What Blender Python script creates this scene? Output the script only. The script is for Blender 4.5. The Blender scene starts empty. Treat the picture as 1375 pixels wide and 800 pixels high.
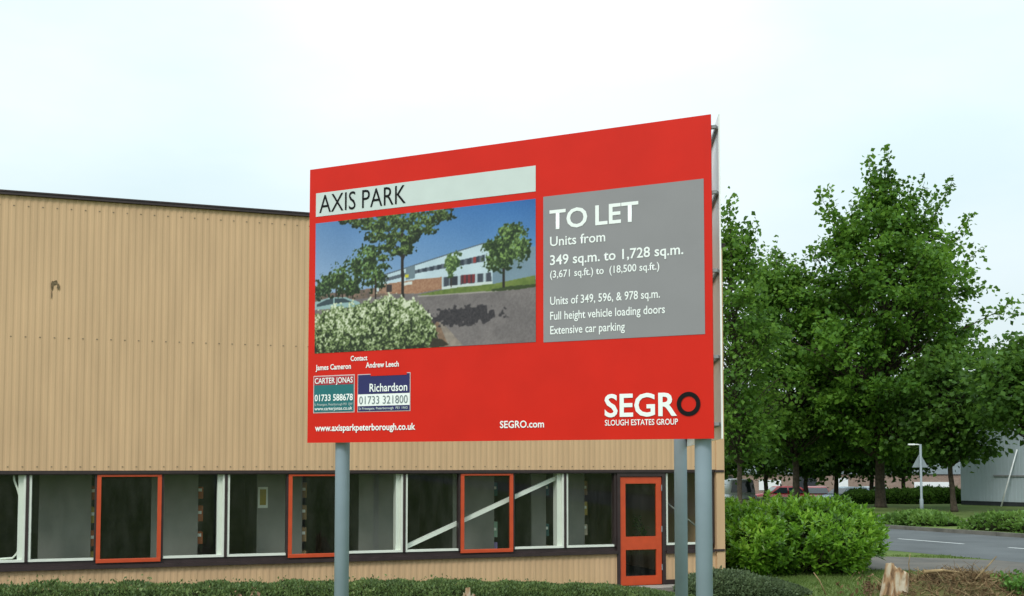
import bpy, bmesh, math, random
import numpy as np
from mathutils import Vector, Matrix
R = math.radians
SC = bpy.context.scene
COL = SC.collection

# ------------------------------------------------------------------ camera
EYE = 2.22
cam_d = bpy.data.cameras.new('camera')
cam = bpy.data.objects.new('camera', cam_d)
COL.objects.link(cam)
cam.location = (0, 0, EYE)
cam.rotation_euler = (R(93.0), 0, 0)
cam_d.sensor_width = 36.0
cam_d.lens = 1450 / 1375 * 36.0
cam_d.shift_y = (548 - 400) / 1375
cam_d.clip_start = 0.1
cam_d.clip_end = 3000
SC.camera = cam

# ------------------------------------------------------------------ sky, sun, exposure
SUN_EL, SUN_AZ = 43.0, 205.0          # azimuth measured clockwise from +Y
world = bpy.data.worlds.new('World')
SC.world = world
world.use_nodes = True
wt = world.node_tree
wn, wl = wt.nodes, wt.links
wn.clear()
w_out = wn.new('ShaderNodeOutputWorld')
w_bg = wn.new('ShaderNodeBackground')
w_bg.inputs['Strength'].default_value = 0.1
sky = wn.new('ShaderNodeTexSky')
sky.sky_type = 'NISHITA'
sky.sun_disc = False
sky.sun_elevation = R(SUN_EL)
sky.sun_rotation = R(SUN_AZ)
sky.air_density = 1.0
sky.dust_density = 2.0
tc = wn.new('ShaderNodeTexCoord')
sep = wn.new('ShaderNodeSeparateXYZ')
wl.new(tc.outputs['Generated'], sep.inputs[0])
mp = wn.new('ShaderNodeMapping')
mp.inputs['Scale'].default_value = (1.0, 1.0, 2.6)
mp.inputs['Location'].default_value = (3.35, 0.4, 0.0)
wl.new(tc.outputs['Generated'], mp.inputs['Vector'])
nz = wn.new('ShaderNodeTexNoise')
nz.inputs['Scale'].default_value = 1.7
nz.inputs['Detail'].default_value = 6
nz.inputs['Roughness'].default_value = 0.52
wl.new(mp.outputs[0], nz.inputs['Vector'])
rmp = wn.new('ShaderNodeMapRange')     # thin and thick cloud
rmp.inputs['From Min'].default_value = 0.40
rmp.inputs['From Max'].default_value = 0.68
rmp.inputs['To Min'].default_value = 0.0
rmp.inputs['To Max'].default_value = 1.0
wl.new(nz.outputs['Fac'], rmp.inputs['Value'])
elev = wn.new('ShaderNodeMapRange')    # overcast sky: three times brighter overhead than at the horizon
elev.inputs['From Min'].default_value = 0.0
elev.inputs['From Max'].default_value = 1.0
elev.inputs['To Min'].default_value = 0.82
elev.inputs['To Max'].default_value = 2.1
wl.new(sep.outputs['Z'], elev.inputs['Value'])
cl = wn.new('ShaderNodeMix')
cl.data_type = 'RGBA'
cl.inputs['A'].default_value = (6.9, 8.3, 8.55, 1)      # thin veil
cl.inputs['B'].default_value = (8.5, 9.45, 9.65, 1)    # bright thick cloud
br = wn.new('ShaderNodeVectorMath')     # the thickest, brightest bank of cloud stands low ahead
br.operation = 'DOT_PRODUCT'
br.inputs[1].default_value = Vector((0.02, 1.0, 0.27)).normalized()
wl.new(tc.outputs['Generated'], br.inputs[0])
brm = wn.new('ShaderNodeMapRange')
brm.interpolation_type = 'SMOOTHSTEP'
brm.inputs['From Min'].default_value = 0.955
brm.inputs['From Max'].default_value = 1.0
brm.inputs['To Min'].default_value = -0.15
brm.inputs['To Max'].default_value = 0.75
wl.new(br.outputs['Value'], brm.inputs['Value'])
bsum = wn.new('ShaderNodeMath')
bsum.operation = 'ADD'
bsum.use_clamp = True
wl.new(rmp.outputs[0], bsum.inputs[0])
wl.new(brm.outputs[0], bsum.inputs[1])
wl.new(bsum.outputs[0], cl.inputs['Factor'])
clm = wn.new('ShaderNodeVectorMath')
clm.operation = 'SCALE'
wl.new(cl.outputs['Result'], clm.inputs[0])
wl.new(elev.outputs[0], clm.inputs['Scale'])
sk = wn.new('ShaderNodeMix')
sk.data_type = 'RGBA'
sk.inputs['Factor'].default_value = 0.86
wl.new(sky.outputs[0], sk.inputs['A'])
wl.new(clm.outputs[0], sk.inputs['B'])
wl.new(sk.outputs['Result'], w_bg.inputs['Color'])
wl.new(w_bg.outputs[0], w_out.inputs['Surface'])

sun_d = bpy.data.lights.new('sun', 'SUN')
sun_d.energy = 1.5
sun_d.angle = R(14)
sun_d.color = (1.0, 0.96, 0.9)
sun = bpy.data.objects.new('sun', sun_d)
COL.objects.link(sun)
sv = Vector((math.sin(R(SUN_AZ)) * math.cos(R(SUN_EL)), math.cos(R(SUN_AZ)) * math.cos(R(SUN_EL)), math.sin(R(SUN_EL))))
sun.rotation_euler = sv.to_track_quat('Z', 'Y').to_euler()
sun.location = (0, 0, 40)

SC.view_settings.view_transform = 'Standard'
SC.view_settings.look = 'None'
SC.view_settings.gamma = 1.0
SC.view_settings.exposure = 0.15
SC.view_settings.use_curve_mapping = False
SC.render.engine = 'CYCLES'
SC.cycles.max_bounces = 6
SC.cycles.transparent_max_bounces = 12


# ------------------------------------------------------------------ helpers
def thing(name, label, cat, loc=(0, 0, 0), rotz=0.0, group=None):
    o = bpy.data.objects.new(name, None)
    o.empty_display_size = 0.2
    COL.objects.link(o)
    o.location = loc
    o.rotation_euler = (0, 0, rotz)
    tag(o, label, cat, group)
    return o


def tag(o, label, cat, group=None):
    o['label'] = label
    o['category'] = cat
    o['kind'] = 'thing'
    if group:
        o['group'] = group
    return o


def link(name, me, mats, parent=None):
    o = bpy.data.objects.new(name, me)
    COL.objects.link(o)
    for m in (mats if isinstance(mats, (list, tuple)) else [mats]):
        me.materials.append(m)
    if parent:
        o.parent = parent
    return o


def obj(name, bm, mats, parent=None, smooth=False):
    me = bpy.data.meshes.new(name)
    bm.normal_update()
    bm.to_mesh(me)
    bm.free()
    if smooth:
        me.shade_smooth()
    return link(name, me, mats, parent)


def structure(o):
    o['kind'] = 'structure'
    return o


def box(bm, x0, x1, y0, y1, z0, z1, mi=0, bev=0.0):
    v = [bm.verts.new(p) for p in ((x0, y0, z0), (x1, y0, z0), (x1, y1, z0), (x0, y1, z0),
                                   (x0, y0, z1), (x1, y0, z1), (x1, y1, z1), (x0, y1, z1))]
    fs = []
    for q in ((3, 2, 1, 0), (4, 5, 6, 7), (0, 1, 5, 4), (1, 2, 6, 5), (2, 3, 7, 6), (3, 0, 4, 7)):
        f = bm.faces.new([v[i] for i in q])
        f.material_index = mi
        fs.append(f)
    if bev > 0:
        es = list({e for f in fs for e in f.edges})
        r = bmesh.ops.bevel(bm, geom=es, offset=bev, segments=2, affect='EDGES', profile=0.5)
        for f in r['faces']:
            f.material_index = mi
    return fs


def tube(bm, pts, rads, n=8, mi=0, cap=True):
    pts = [Vector(p) for p in pts]
    rings = []
    ref = Vector((0.13, 0.21, 1)).normalized()
    for i, p in enumerate(pts):
        d = (pts[min(i + 1, len(pts) - 1)] - pts[max(i - 1, 0)]).normalized()
        a = d.cross(ref if abs(d.dot(ref)) < 0.95 else Vector((1, 0, 0))).normalized()
        b = d.cross(a).normalized()
        rings.append([bm.verts.new(p + (a * math.cos(k * 2 * math.pi / n) + b * math.sin(k * 2 * math.pi / n)) * rads[i]) for k in range(n)])
    for i in range(len(rings) - 1):
        for k in range(n):
            f = bm.faces.new((rings[i][k], rings[i + 1][k], rings[i + 1][(k + 1) % n], rings[i][(k + 1) % n]))
            f.material_index = mi
            f.smooth = True
    if cap:
        for rr in (rings[0], list(reversed(rings[-1]))):
            f = bm.faces.new(rr)
            f.material_index = mi


def beam(bm, p, q, w, h, mi=0):
    """a straight bar of rectangular section from p to q"""
    p, q = Vector(p), Vector(q)
    d = (q - p).normalized()
    s = d.cross(Vector((0, 1, 0)) if abs(d.y) < 0.9 else Vector((0, 0, 1))).normalized()
    t = d.cross(s).normalized()
    r = []
    for c in (p, q):
        r.append([bm.verts.new(c + s * a * w / 2 + t * b * h / 2) for a, b in ((-1, -1), (1, -1), (1, 1), (-1, 1))])
    for k in range(4):
        bm.faces.new((r[0][k], r[0][(k + 1) % 4], r[1][(k + 1) % 4], r[1][k])).material_index = mi
    bm.faces.new(list(reversed(r[0]))).material_index = mi
    bm.faces.new(r[1]).material_index = mi


def poly_sheet(name, pts, z, mat, parent=None):
    bm = bmesh.new()
    bm.faces.new([bm.verts.new((x, y, z)) for x, y in pts])
    return obj(name, bm, mat, parent)


# ------------------------------------------------------------------ materials
def nodes_of(name):
    m = bpy.data.materials.new(name)
    m.use_nodes = True
    nt = m.node_tree
    b = nt.nodes['Principled BSDF']
    return m, nt, b


def mat(name, col, rough=0.6, spec=0.4, metal=0.0, var=0.12, scale=6.0, bump=0.0, bscale=40.0, col2=None, detail=5, stretch=None):
    m, nt, b = nodes_of(name)
    n, l = nt.nodes, nt.links
    t = n.new('ShaderNodeTexCoord')
    src = t.outputs['Object']
    if stretch:
        mpn = n.new('ShaderNodeMapping')
        mpn.inputs['Scale'].default_value = stretch
        l.new(src, mpn.inputs['Vector'])
        src = mpn.outputs[0]
    z = n.new('ShaderNodeTexNoise')
    z.inputs['Scale'].default_value = scale
    z.inputs['Detail'].default_value = detail
    l.new(src, z.inputs['Vector'])
    mx = n.new('ShaderNodeMix')
    mx.data_type = 'RGBA'
    a = tuple(max(0, c * (1 - var)) for c in col) + (1,)
    c2 = tuple(col2) + (1,) if col2 else tuple(min(1, c * (1 + var)) for c in col) + (1,)
    mx.inputs['A'].default_value = a
    mx.inputs['B'].default_value = c2
    r = n.new('ShaderNodeMapRange')
    r.inputs['From Min'].default_value = 0.3
    r.inputs['From Max'].default_value = 0.7
    l.new(z.outputs['Fac'], r.inputs['Value'])
    l.new(r.outputs[0], mx.inputs['Factor'])
    l.new(mx.outputs['Result'], b.inputs['Base Color'])
    b.inputs['Roughness'].default_value = rough
    b.inputs['Specular IOR Level'].default_value = spec
    b.inputs['Metallic'].default_value = metal
    if bump > 0:
        z2 = n.new('ShaderNodeTexNoise')
        z2.inputs['Scale'].default_value = bscale
        z2.inputs['Detail'].default_value = 4
        l.new(t.outputs['Object'], z2.inputs['Vector'])
        bp = n.new('ShaderNodeBump')
        bp.inputs['Strength'].default_value = bump
        bp.inputs['Distance'].default_value = 0.02
        l.new(z2.outputs['Fac'], bp.inputs['Height'])
        l.new(bp.outputs[0], b.inputs['Normal'])
    return m


def leaf_mat(name, dark, mid, light, clump=0.6, trans=0.35, rough=0.45, spec=0.35, lightest=None):
    """leaves: every leaf its own tint, whole sprays of younger or older leaves, some light let through"""
    m, nt, b = nodes_of(name)
    n, l = nt.nodes, nt.links
    g = n.new('ShaderNodeNewGeometry')
    t = n.new('ShaderNodeTexCoord')
    z = n.new('ShaderNodeTexNoise')
    z.inputs['Scale'].default_value = clump
    z.inputs['Detail'].default_value = 2
    l.new(t.outputs['Object'], z.inputs['Vector'])
    ad = n.new('ShaderNodeMath')
    ad.operation = 'MULTIPLY_ADD'
    ad.inputs[1].default_value = 0.55
    l.new(g.outputs['Random Per Island'], ad.inputs[0])
    sb = n.new('ShaderNodeMapRange')
    sb.inputs['From Min'].default_value = 0.35
    sb.inputs['From Max'].default_value = 0.65
    sb.inputs['To Min'].default_value = 0.0
    sb.inputs['To Max'].default_value = 0.45
    l.new(z.outputs['Fac'], sb.inputs['Value'])
    l.new(sb.outputs[0], ad.inputs[2])
    cr = n.new('ShaderNodeValToRGB')
    cr.color_ramp.elements[0].color = (*dark, 1)
    cr.color_ramp.elements[1].color = (*(lightest or light), 1)
    e = cr.color_ramp.elements.new(0.4)
    e.color = (*mid, 1)
    e = cr.color_ramp.elements.new(0.8)
    e.color = (*light, 1)
    l.new(ad.outputs[0], cr.inputs['Fac'])
    l.new(cr.outputs[0], b.inputs['Base Color'])
    b.inputs['Roughness'].default_value = rough
    b.inputs['Specular IOR Level'].default_value = spec
    tr = n.new('ShaderNodeBsdfTranslucent')
    hs = n.new('ShaderNodeHueSaturation')
    hs.inputs['Hue'].default_value = 0.48
    hs.inputs['Value'].default_value = 1.5
    l.new(cr.outputs[0], hs.inputs['Color'])
    l.new(hs.outputs[0], tr.inputs['Color'])
    ms = n.new('ShaderNodeMixShader')
    ms.inputs[0].default_value = trans
    l.new(b.outputs[0], ms.inputs[1])
    l.new(tr.outputs[0], ms.inputs[2])
    l.new(ms.outputs[0], n['Material Output'].inputs['Surface'])
    return m


def glass_mat(name, tint=(0.98, 1.0, 0.98), rough=0.02):
    m, nt, b = nodes_of(name)
    n, l = nt.nodes, nt.links
    n.remove(b)
    tr = n.new('ShaderNodeBsdfTransparent')
    tr.inputs['Color'].default_value = (*tint, 1)
    gl = n.new('ShaderNodeBsdfGlossy')
    gl.inputs['Roughness'].default_value = rough
    gl.inputs['Color'].default_value = (0.95, 1, 0.97, 1)
    fr = n.new('ShaderNodeFresnel')
    ge = n.new('ShaderNodeNewGeometry')       # a thin sheet: the same reflection from either side
    io = n.new('ShaderNodeMath')
    io.operation = 'MULTIPLY_ADD'
    io.inputs[1].default_value = 1 / 1.55 - 1.55
    io.inputs[2].default_value = 1.55
    l.new(ge.outputs['Backfacing'], io.inputs[0])
    l.new(io.outputs[0], fr.inputs['IOR'])
    mu = n.new('ShaderNodeMath')
    mu.operation = 'MULTIPLY'
    mu.inputs[1].default_value = 0.8
    l.new(fr.outputs[0], mu.inputs[0])
    ms = n.new('ShaderNodeMixShader')
    l.new(mu.outputs[0], ms.inputs[0])
    l.new(tr.outputs[0], ms.inputs[1])
    l.new(gl.outputs[0], ms.inputs[2])
    # a film of dust and old wiping streaks on the sheet
    t = n.new('ShaderNodeTexCoord')
    mpn = n.new('ShaderNodeMapping')
    mpn.inputs['Scale'].default_value = (5, 5, 1.2)
    l.new(t.outputs['Object'], mpn.inputs['Vector'])
    z = n.new('ShaderNodeTexNoise')
    z.inputs['Scale'].default_value = 1.6
    z.inputs['Detail'].default_value = 6
    l.new(mpn.outputs[0], z.inputs['Vector'])
    r = n.new('ShaderNodeMapRange')
    r.inputs['From Min'].default_value = 0.38
    r.inputs['From Max'].default_value = 0.72
    r.inputs['To Min'].default_value = 0.004
    r.inputs['To Max'].default_value = 0.028
    l.new(z.outputs['Fac'], r.inputs['Value'])
    df = n.new('ShaderNodeBsdfDiffuse')
    df.inputs['Color'].default_value = (0.5, 0.5, 0.45, 1)
    m2 = n.new('ShaderNodeMixShader')
    l.new(r.outputs[0], m2.inputs[0])
    l.new(ms.outputs[0], m2.inputs[1])
    l.new(df.outputs[0], m2.inputs[2])
    l.new(m2.outputs[0], n['Material Output'].inputs['Surface'])
    return m


M = {}
M['cladding'] = mat('beige_profiled_steel', (0.565, 0.372, 0.214), 0.55, 0.3, var=0.08, scale=1.6, stretch=(3.0, 3.0, 0.35))
M['brown'] = mat('dark_brown_trim', (0.035, 0.022, 0.022), 0.45, 0.4, var=0.2)
M['fixing'] = mat('fixing_heads', (0.20, 0.145, 0.095), 0.6, 0.3)
M['roof'] = mat('grey_roof_felt', (0.12, 0.12, 0.12), 0.9, 0.2)
M['white_frame'] = mat('white_window_frame', (0.70, 0.73, 0.65), 0.45, 0.4, var=0.05)
M['red_frame'] = mat('orange_red_frame', (0.53, 0.068, 0.020), 0.42, 0.4, var=0.08)
M['glass'] = glass_mat('window_glass')
M['white_steel'] = mat('white_painted_steel', (0.74, 0.76, 0.70), 0.4, 0.4, var=0.03)
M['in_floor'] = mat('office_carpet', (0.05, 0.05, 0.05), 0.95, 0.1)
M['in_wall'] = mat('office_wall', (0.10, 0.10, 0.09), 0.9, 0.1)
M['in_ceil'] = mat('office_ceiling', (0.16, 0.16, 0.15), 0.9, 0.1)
M['endpanel'] = mat('grey_end_panel', (0.20, 0.20, 0.18), 0.7, 0.3, var=0.16, scale=2.2)
M['sign_red'] = mat('red_sign_vinyl', (0.63, 0.020, 0.010), 0.30, 0.17, var=0.05, scale=2.5)
M['sign_grey'] = mat('grey_sign_vinyl', (0.26, 0.25, 0.265), 0.4, 0.35, var=0.04, scale=2.5)
M['sign_pale'] = mat('pale_grey_sign_vinyl', (0.58, 0.64, 0.63), 0.4, 0.4, var=0.03)
M['white_ink'] = mat('white_lettering', (0.86, 0.88, 0.88), 0.4, 0.4, var=0.01)
M['black_ink'] = mat('black_lettering', (0.008, 0.008, 0.009), 0.6, 0.12, var=0.05)
M['grey_ink'] = mat('grey_lettering', (0.16, 0.20, 0.22), 0.4, 0.4, var=0.05)
M['pink_ink'] = mat('pale_pink_lettering', (0.85, 0.62, 0.60), 0.4, 0.4, var=0.02)
M['plate_red'] = mat('crimson_plate_band', (0.40, 0.025, 0.04), 0.4, 0.4, var=0.04)
M['teal'] = mat('teal_plate', (0.015, 0.145, 0.16), 0.4, 0.4, var=0.05)
M['navy'] = mat('navy_plate', (0.022, 0.022, 0.115), 0.4, 0.4, var=0.05)
M['pale_line'] = mat('pale_plate_edge', (0.62, 0.48, 0.48), 0.4, 0.4, var=0.03)
M['post'] = mat('grey_blue_post_paint', (0.28, 0.345, 0.415), 0.5, 0.3, var=0.06, scale=4)
M['alu'] = mat('pale_sheet_metal', (0.80, 0.81, 0.80), 0.35, 0.5, var=0.04)
M['steel_dark'] = mat('dark_galvanised_rail', (0.24, 0.25, 0.26), 0.5, 0.4, var=0.1)
M['bark'] = mat('grey_brown_bark', (0.075, 0.06, 0.045), 0.9, 0.15, var=0.35, scale=9, bump=0.6, bscale=14)
M['stem'] = mat('brown_stem', (0.06, 0.045, 0.03), 0.9, 0.1, var=0.3)
M['soil_core'] = mat('dark_twiggy_core', (0.018, 0.022, 0.010), 1.0, 0.0, var=0.4, scale=8)
M['maple'] = leaf_mat('maple_leaves', (0.028, 0.074, 0.010), (0.060, 0.150, 0.016), (0.125, 0.262, 0.032), 0.45, 0.42, 0.5, 0.2)
M['maple_dark'] = leaf_mat('dark_tree_leaves', (0.026, 0.064, 0.013), (0.048, 0.116, 0.016), (0.088, 0.186, 0.028), 0.5, 0.4, 0.5, 0.2)
M['maple_pale'] = leaf_mat('pale_tree_leaves', (0.040, 0.098, 0.018), (0.072, 0.168, 0.022), (0.138, 0.270, 0.040), 0.5, 0.42, 0.5, 0.2)
M['laurel'] = leaf_mat('laurel_leaves', (0.042, 0.110, 0.012), (0.108, 0.250, 0.020), (0.205, 0.405, 0.040), 1.2, 0.35, 0.35, 0.4, lightest=(0.31, 0.47, 0.07))
M['hedge'] = leaf_mat('low_hedge_leaves', (0.045, 0.075, 0.026), (0.088, 0.145, 0.045), (0.150, 0.225, 0.068), 2.5, 0.25, 0.5, 0.3, lightest=(0.24, 0.29, 0.11))
M['hedge_blue'] = leaf_mat('grey_green_hedge_leaves', (0.045, 0.068, 0.034), (0.080, 0.118, 0.056), (0.125, 0.175, 0.080), 2.5, 0.2, 0.5, 0.3)
M['cover'] = leaf_mat('ground_cover_leaves', (0.042, 0.092, 0.018), (0.090, 0.185, 0.032), (0.155, 0.275, 0.055), 0.8, 0.25, 0.5, 0.3)
M['blade'] = leaf_mat('grass_blades', (0.050, 0.092, 0.016), (0.078, 0.132, 0.024), (0.120, 0.175, 0.042), 1.5, 0.25, 0.6, 0.2)
M['weed'] = leaf_mat('weed_leaves', (0.045, 0.11, 0.02), (0.08, 0.19, 0.03), (0.14, 0.29, 0.05), 3.0, 0.3, 0.5, 0.3)
M['straw'] = mat('dry_straw', (0.26, 0.18, 0.09), 0.9, 0.1, var=0.4, scale=5, col2=(0.42, 0.31, 0.17))
M['twig'] = mat('brown_dead_twigs', (0.12, 0.075, 0.04), 0.9, 0.1, var=0.5, scale=5, col2=(0.23, 0.15, 0.08))
M['red_twig'] = mat('reddish_dead_leaves', (0.20, 0.11, 0.075), 0.9, 0.1, var=0.4, scale=5, col2=(0.30, 0.19, 0.12))
M['earth'] = mat('dug_earth', (0.125, 0.090, 0.055), 1.0, 0.05, var=0.45, scale=3.5, bump=1.0, bscale=18, col2=(0.135, 0.145, 0.05))
M['asphalt'] = mat('road_asphalt', (0.100, 0.108, 0.113), 0.85, 0.3, var=0.2, scale=0.6, bump=0.3, bscale=90)
M['path'] = mat('worn_footway_asphalt', (0.112, 0.107, 0.100), 0.9, 0.2, var=0.14, scale=1.3, bump=0.3, bscale=70, col2=(0.150, 0.135, 0.118))
M['paint'] = mat('white_road_paint', (0.66, 0.68, 0.68), 0.7, 0.3, var=0.12, scale=8)
M['kerb'] = mat('concrete_kerb', (0.14, 0.135, 0.12), 0.9, 0.2, var=0.25, scale=3)
M['concrete'] = mat('pale_concrete', (0.30, 0.28, 0.25), 0.9, 0.2, var=0.12, scale=4)
M['shed'] = mat('pale_blue_grey_sheeting', (0.38, 0.45, 0.49), 0.5, 0.35, var=0.05, scale=0.8)
M['dark'] = mat('dark_band', (0.03, 0.035, 0.04), 0.6, 0.3)
M['white'] = mat('white_paint', (0.78, 0.80, 0.80), 0.45, 0.4, var=0.04)
M['galv'] = mat('galvanised_grey', (0.23, 0.27, 0.29), 0.5, 0.45, var=0.1)
M['tyre'] = mat('black_tyre', (0.02, 0.02, 0.02), 0.8, 0.3)
M['carglass'] = mat('dark_car_glass', (0.03, 0.045, 0.055), 0.08, 0.6)


def grass_ground():
    m, nt, b = nodes_of('mown_grass')
    n, l = nt.nodes, nt.links
    t = n.new('ShaderNodeTexCoord')
    def nois(s, d):
        z = n.new('ShaderNodeTexNoise')
        z.inputs['Scale'].default_value = s
        z.inputs['Detail'].default_value = d
        l.new(t.outputs['Object'], z.inputs['Vector'])
        return z
    a, c = nois(0.35, 6), nois(14, 3)
    r = n.new('ShaderNodeValToRGB')
    r.color_ramp.elements[0].position = 0.36
    r.color_ramp.elements[0].color = (0.075, 0.125, 0.030, 1)
    r.color_ramp.elements[1].position = 0.66
    r.color_ramp.elements[1].color = (0.150, 0.195, 0.060, 1)
    l.new(a.outputs['Fac'], r.inputs['Fac'])
    mx = n.new('ShaderNodeMix')
    mx.data_type = 'RGBA'
    mx.blend_type = 'MULTIPLY'
    mx.inputs['Factor'].default_value = 0.6
    r2 = n.new('ShaderNodeValToRGB')
    r2.color_ramp.elements[0].position = 0.3
    r2.color_ramp.elements[0].color = (0.5, 0.5, 0.5, 1)
    r2.color_ramp.elements[1].position = 0.65
    r2.color_ramp.elements[1].color = (1.25, 1.2, 1.1, 1)
    l.new(c.outputs['Fac'], r2.inputs['Fac'])
    l.new(r.outputs[0], mx.inputs['A'])
    l.new(r2.outputs[0], mx.inputs['B'])
    l.new(mx.outputs['Result'], b.inputs['Base Color'])
    b.inputs['Roughness'].default_value = 0.9
    b.inputs['Specular IOR Level'].default_value = 0.15
    bp = n.new('ShaderNodeBump')
    bp.inputs['Strength'].default_value = 0.7
    bp.inputs['Distance'].default_value = 0.05
    l.new(c.outputs['Fac'], bp.inputs['Height'])
    l.new(bp.outputs[0], b.inputs['Normal'])
    return m


M['grass'] = grass_ground()


def brick_mat():
    m, nt, b = nodes_of('red_brown_brick')
    n, l = nt.nodes, nt.links
    t = n.new('ShaderNodeTexCoord')
    mpn = n.new('ShaderNodeMapping')
    mpn.inputs['Rotation'].default_value = (R(90), 0, 0)
    l.new(t.outputs['Object'], mpn.inputs['Vector'])
    k = n.new('ShaderNodeTexBrick')
    k.inputs['Color1'].default_value = (0.22, 0.135, 0.10, 1)
    k.inputs['Color2'].default_value = (0.29, 0.19, 0.145, 1)
    k.inputs['Mortar'].default_value = (0.33, 0.29, 0.25, 1)
    k.inputs['Scale'].default_value = 1.0
    k.inputs['Brick Width'].default_value = 0.225
    k.inputs['Row Height'].default_value = 0.075
    k.inputs['Mortar Size'].default_value = 0.008
    l.new(mpn.outputs[0], k.inputs['Vector'])
    l.new(k.outputs['Color'], b.inputs['Base Color'])
    b.inputs['Roughness'].default_value = 0.9
    return m


M['brick'] = brick_mat()


def wood_mat():
    m, nt, b = nodes_of('split_pale_wood')
    n, l = nt.nodes, nt.links
    t = n.new('ShaderNodeTexCoord')
    mpn = n.new('ShaderNodeMapping')
    mpn.inputs['Scale'].default_value = (9, 9, 2.5)
    l.new(t.outputs['Object'], mpn.inputs['Vector'])
    z = n.new('ShaderNodeTexNoise')
    z.inputs['Scale'].default_value = 1.2
    z.inputs['Detail'].default_value = 6
    z.inputs['Distortion'].default_value = 0.6
    l.new(mpn.outputs[0], z.inputs['Vector'])
    r = n.new('ShaderNodeValToRGB')
    r.color_ramp.elements[0].position = 0.34
    r.color_ramp.elements[0].color = (0.11, 0.06, 0.03, 1)
    r.color_ramp.elements[1].position = 0.60
    r.color_ramp.elements[1].color = (0.46, 0.39, 0.29, 1)
    e = r.color_ramp.elements.new(0.46)
    e.color = (0.33, 0.20, 0.105, 1)
    l.new(z.outputs['Fac'], r.inputs['Fac'])
    l.new(r.outputs[0], b.inputs['Base Color'])
    b.inputs['Roughness'].default_value = 0.9
    bp = n.new('ShaderNodeBump')
    bp.inputs['Strength'].default_value = 0.8
    bp.inputs['Distance'].default_value = 0.03
    l.new(z.outputs['Fac'], bp.inputs['Height'])
    l.new(bp.outputs[0], b.inputs['Normal'])
    return m


M['wood'] = wood_mat()


# ------------------------------------------------------------------ leaves
def leaf_object(name, P, A, Nn, L, W, mats, parent=None, fold=0.12):
    """P root points, A leaf directions, Nn leaf normals, L lengths, W widths; one folded diamond per leaf"""
    n = len(P)
    A = A / np.linalg.norm(A, axis=1)[:, None]
    S = np.cross(A, Nn)
    S = S / (np.linalg.norm(S, axis=1)[:, None] + 1e-9)
    U = np.cross(S, A)
    V = np.empty((n, 4, 3))
    V[:, 0] = P
    V[:, 1] = P + A * (L * 0.45)[:, None] + S * (W * 0.5)[:, None] + U * (W * fold)[:, None]
    V[:, 2] = P + A * L[:, None] - U * (L * 0.12)[:, None]
    V[:, 3] = P + A * (L * 0.45)[:, None] - S * (W * 0.5)[:, None] + U * (W * fold)[:, None]
    base = (np.arange(n) * 4)[:, None]
    F = (base + np.array([[0, 1, 2, 0, 2, 3]])).ravel()
    me = bpy.data.meshes.new(name)
    me.vertices.add(n * 4)
    me.vertices.foreach_set('co', V.ravel())
    me.loops.add(n * 6)
    me.loops.foreach_set('vertex_index', F.astype(np.int32))
    me.polygons.add(n * 2)
    me.polygons.foreach_set('loop_start', (np.arange(n * 2) * 3).astype(np.int32))
    me.update(calc_edges=True)
    me.validate()
    return link(name, me, mats, parent)


def rand_dirs(rng, n, up=0.0):
    v = rng.normal(size=(n, 3))
    v[:, 2] += up
    return v / np.linalg.norm(v, axis=1)[:, None]


# ------------------------------------------------------------------ ground, road, path
DR = np.array([0.45, -0.893])          # along the road
DO = np.array([0.893, 0.45])           # across it, away from the viewer


def ot(o, t):
    p = DO * o + DR * t
    return float(p[0]), float(p[1])


def gz(o):
    if o <= 28.75:
        return 0.0
    if o <= 28.86:
        return 0.10 * (o - 28.75) / 0.11
    if o <= 48.5:
        return 0.10
    if o <= 52.5:
        return 0.10 - 0.75 * (o - 48.5) / 4.0
    return -0.65


def gzxy(x, y):
    return gz(x * DO[0] + y * DO[1])


bm = bmesh.new()
os_ = [-900, -300, -60, 0, 12, 21, 28.75, 28.86, 34, 40, 45, 48.5, 49.5, 50.5, 51.5, 52.5, 70, 120, 400, 1400]
ts_ = [-900, -300, -120, -60, -30, -10, 10, 30, 60, 120, 300, 900]
gv = [[bm.verts.new((*ot(o, t), gz(o))) for t in ts_] for o in os_]
for i in range(len(os_) - 1):
    for j in range(len(ts_) - 1):
        bm.faces.new((gv[i][j], gv[i][j + 1], gv[i + 1][j + 1], gv[i + 1][j]))
bmesh.ops.recalc_face_normals(bm, faces=bm.faces)
structure(obj('ground', bm, M['grass']))

structure(poly_sheet('road', [ot(21.45, -260), ot(28.70, -260), ot(28.70, 200), ot(21.45, 200)], 0.004, M['asphalt']))
PATH_NEAR = [(1.0, 25.6), (4.5, 24.1), (7.94, 22.85), (9.3, 22.45), (10.33, 21.95), (12.2, 20.9), (15.2, 18.2), (17.0, 14.0)]
PATH_FAR = [(1.6, 28.8), (5.2, 27.5), (9.1, 26.2), (10.72, 25.55), (11.25, 25.20), (12.35, 22.90), (15.30, 17.25), (17.33, 13.20)]
bm = bmesh.new()
pa = [bm.verts.new((x, y, 0.008)) for x, y in PATH_NEAR]
pb = [bm.verts.new((x, y, 0.008)) for x, y in PATH_FAR]
for i in range(len(pa) - 1):
    bm.faces.new((pa[i], pa[i + 1], pb[i + 1], pb[i]))
bmesh.ops.recalc_face_normals(bm, faces=bm.faces)
structure(obj('path', bm, M['path']))
bm = bmesh.new()
for a, b_ in ((-60, -52.5), (-47.5, -43.0), (-36.5, -30.5), (-23.85, -21.45), (-20.0, -15.6), (-12, -8), (-4, 0), (4, 8), (12, 16)):
    q = [ot(24.93, a), ot(25.04, a), ot(25.04, b_), ot(24.93, b_)]
    bm.faces.new([bm.verts.new((x, y, 0.009)) for x, y in q])
bmesh.ops.recalc_face_normals(bm, faces=bm.faces)
structure(obj('road_markings', bm, M['paint']))
bm = bmesh.new()
t = -200
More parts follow.
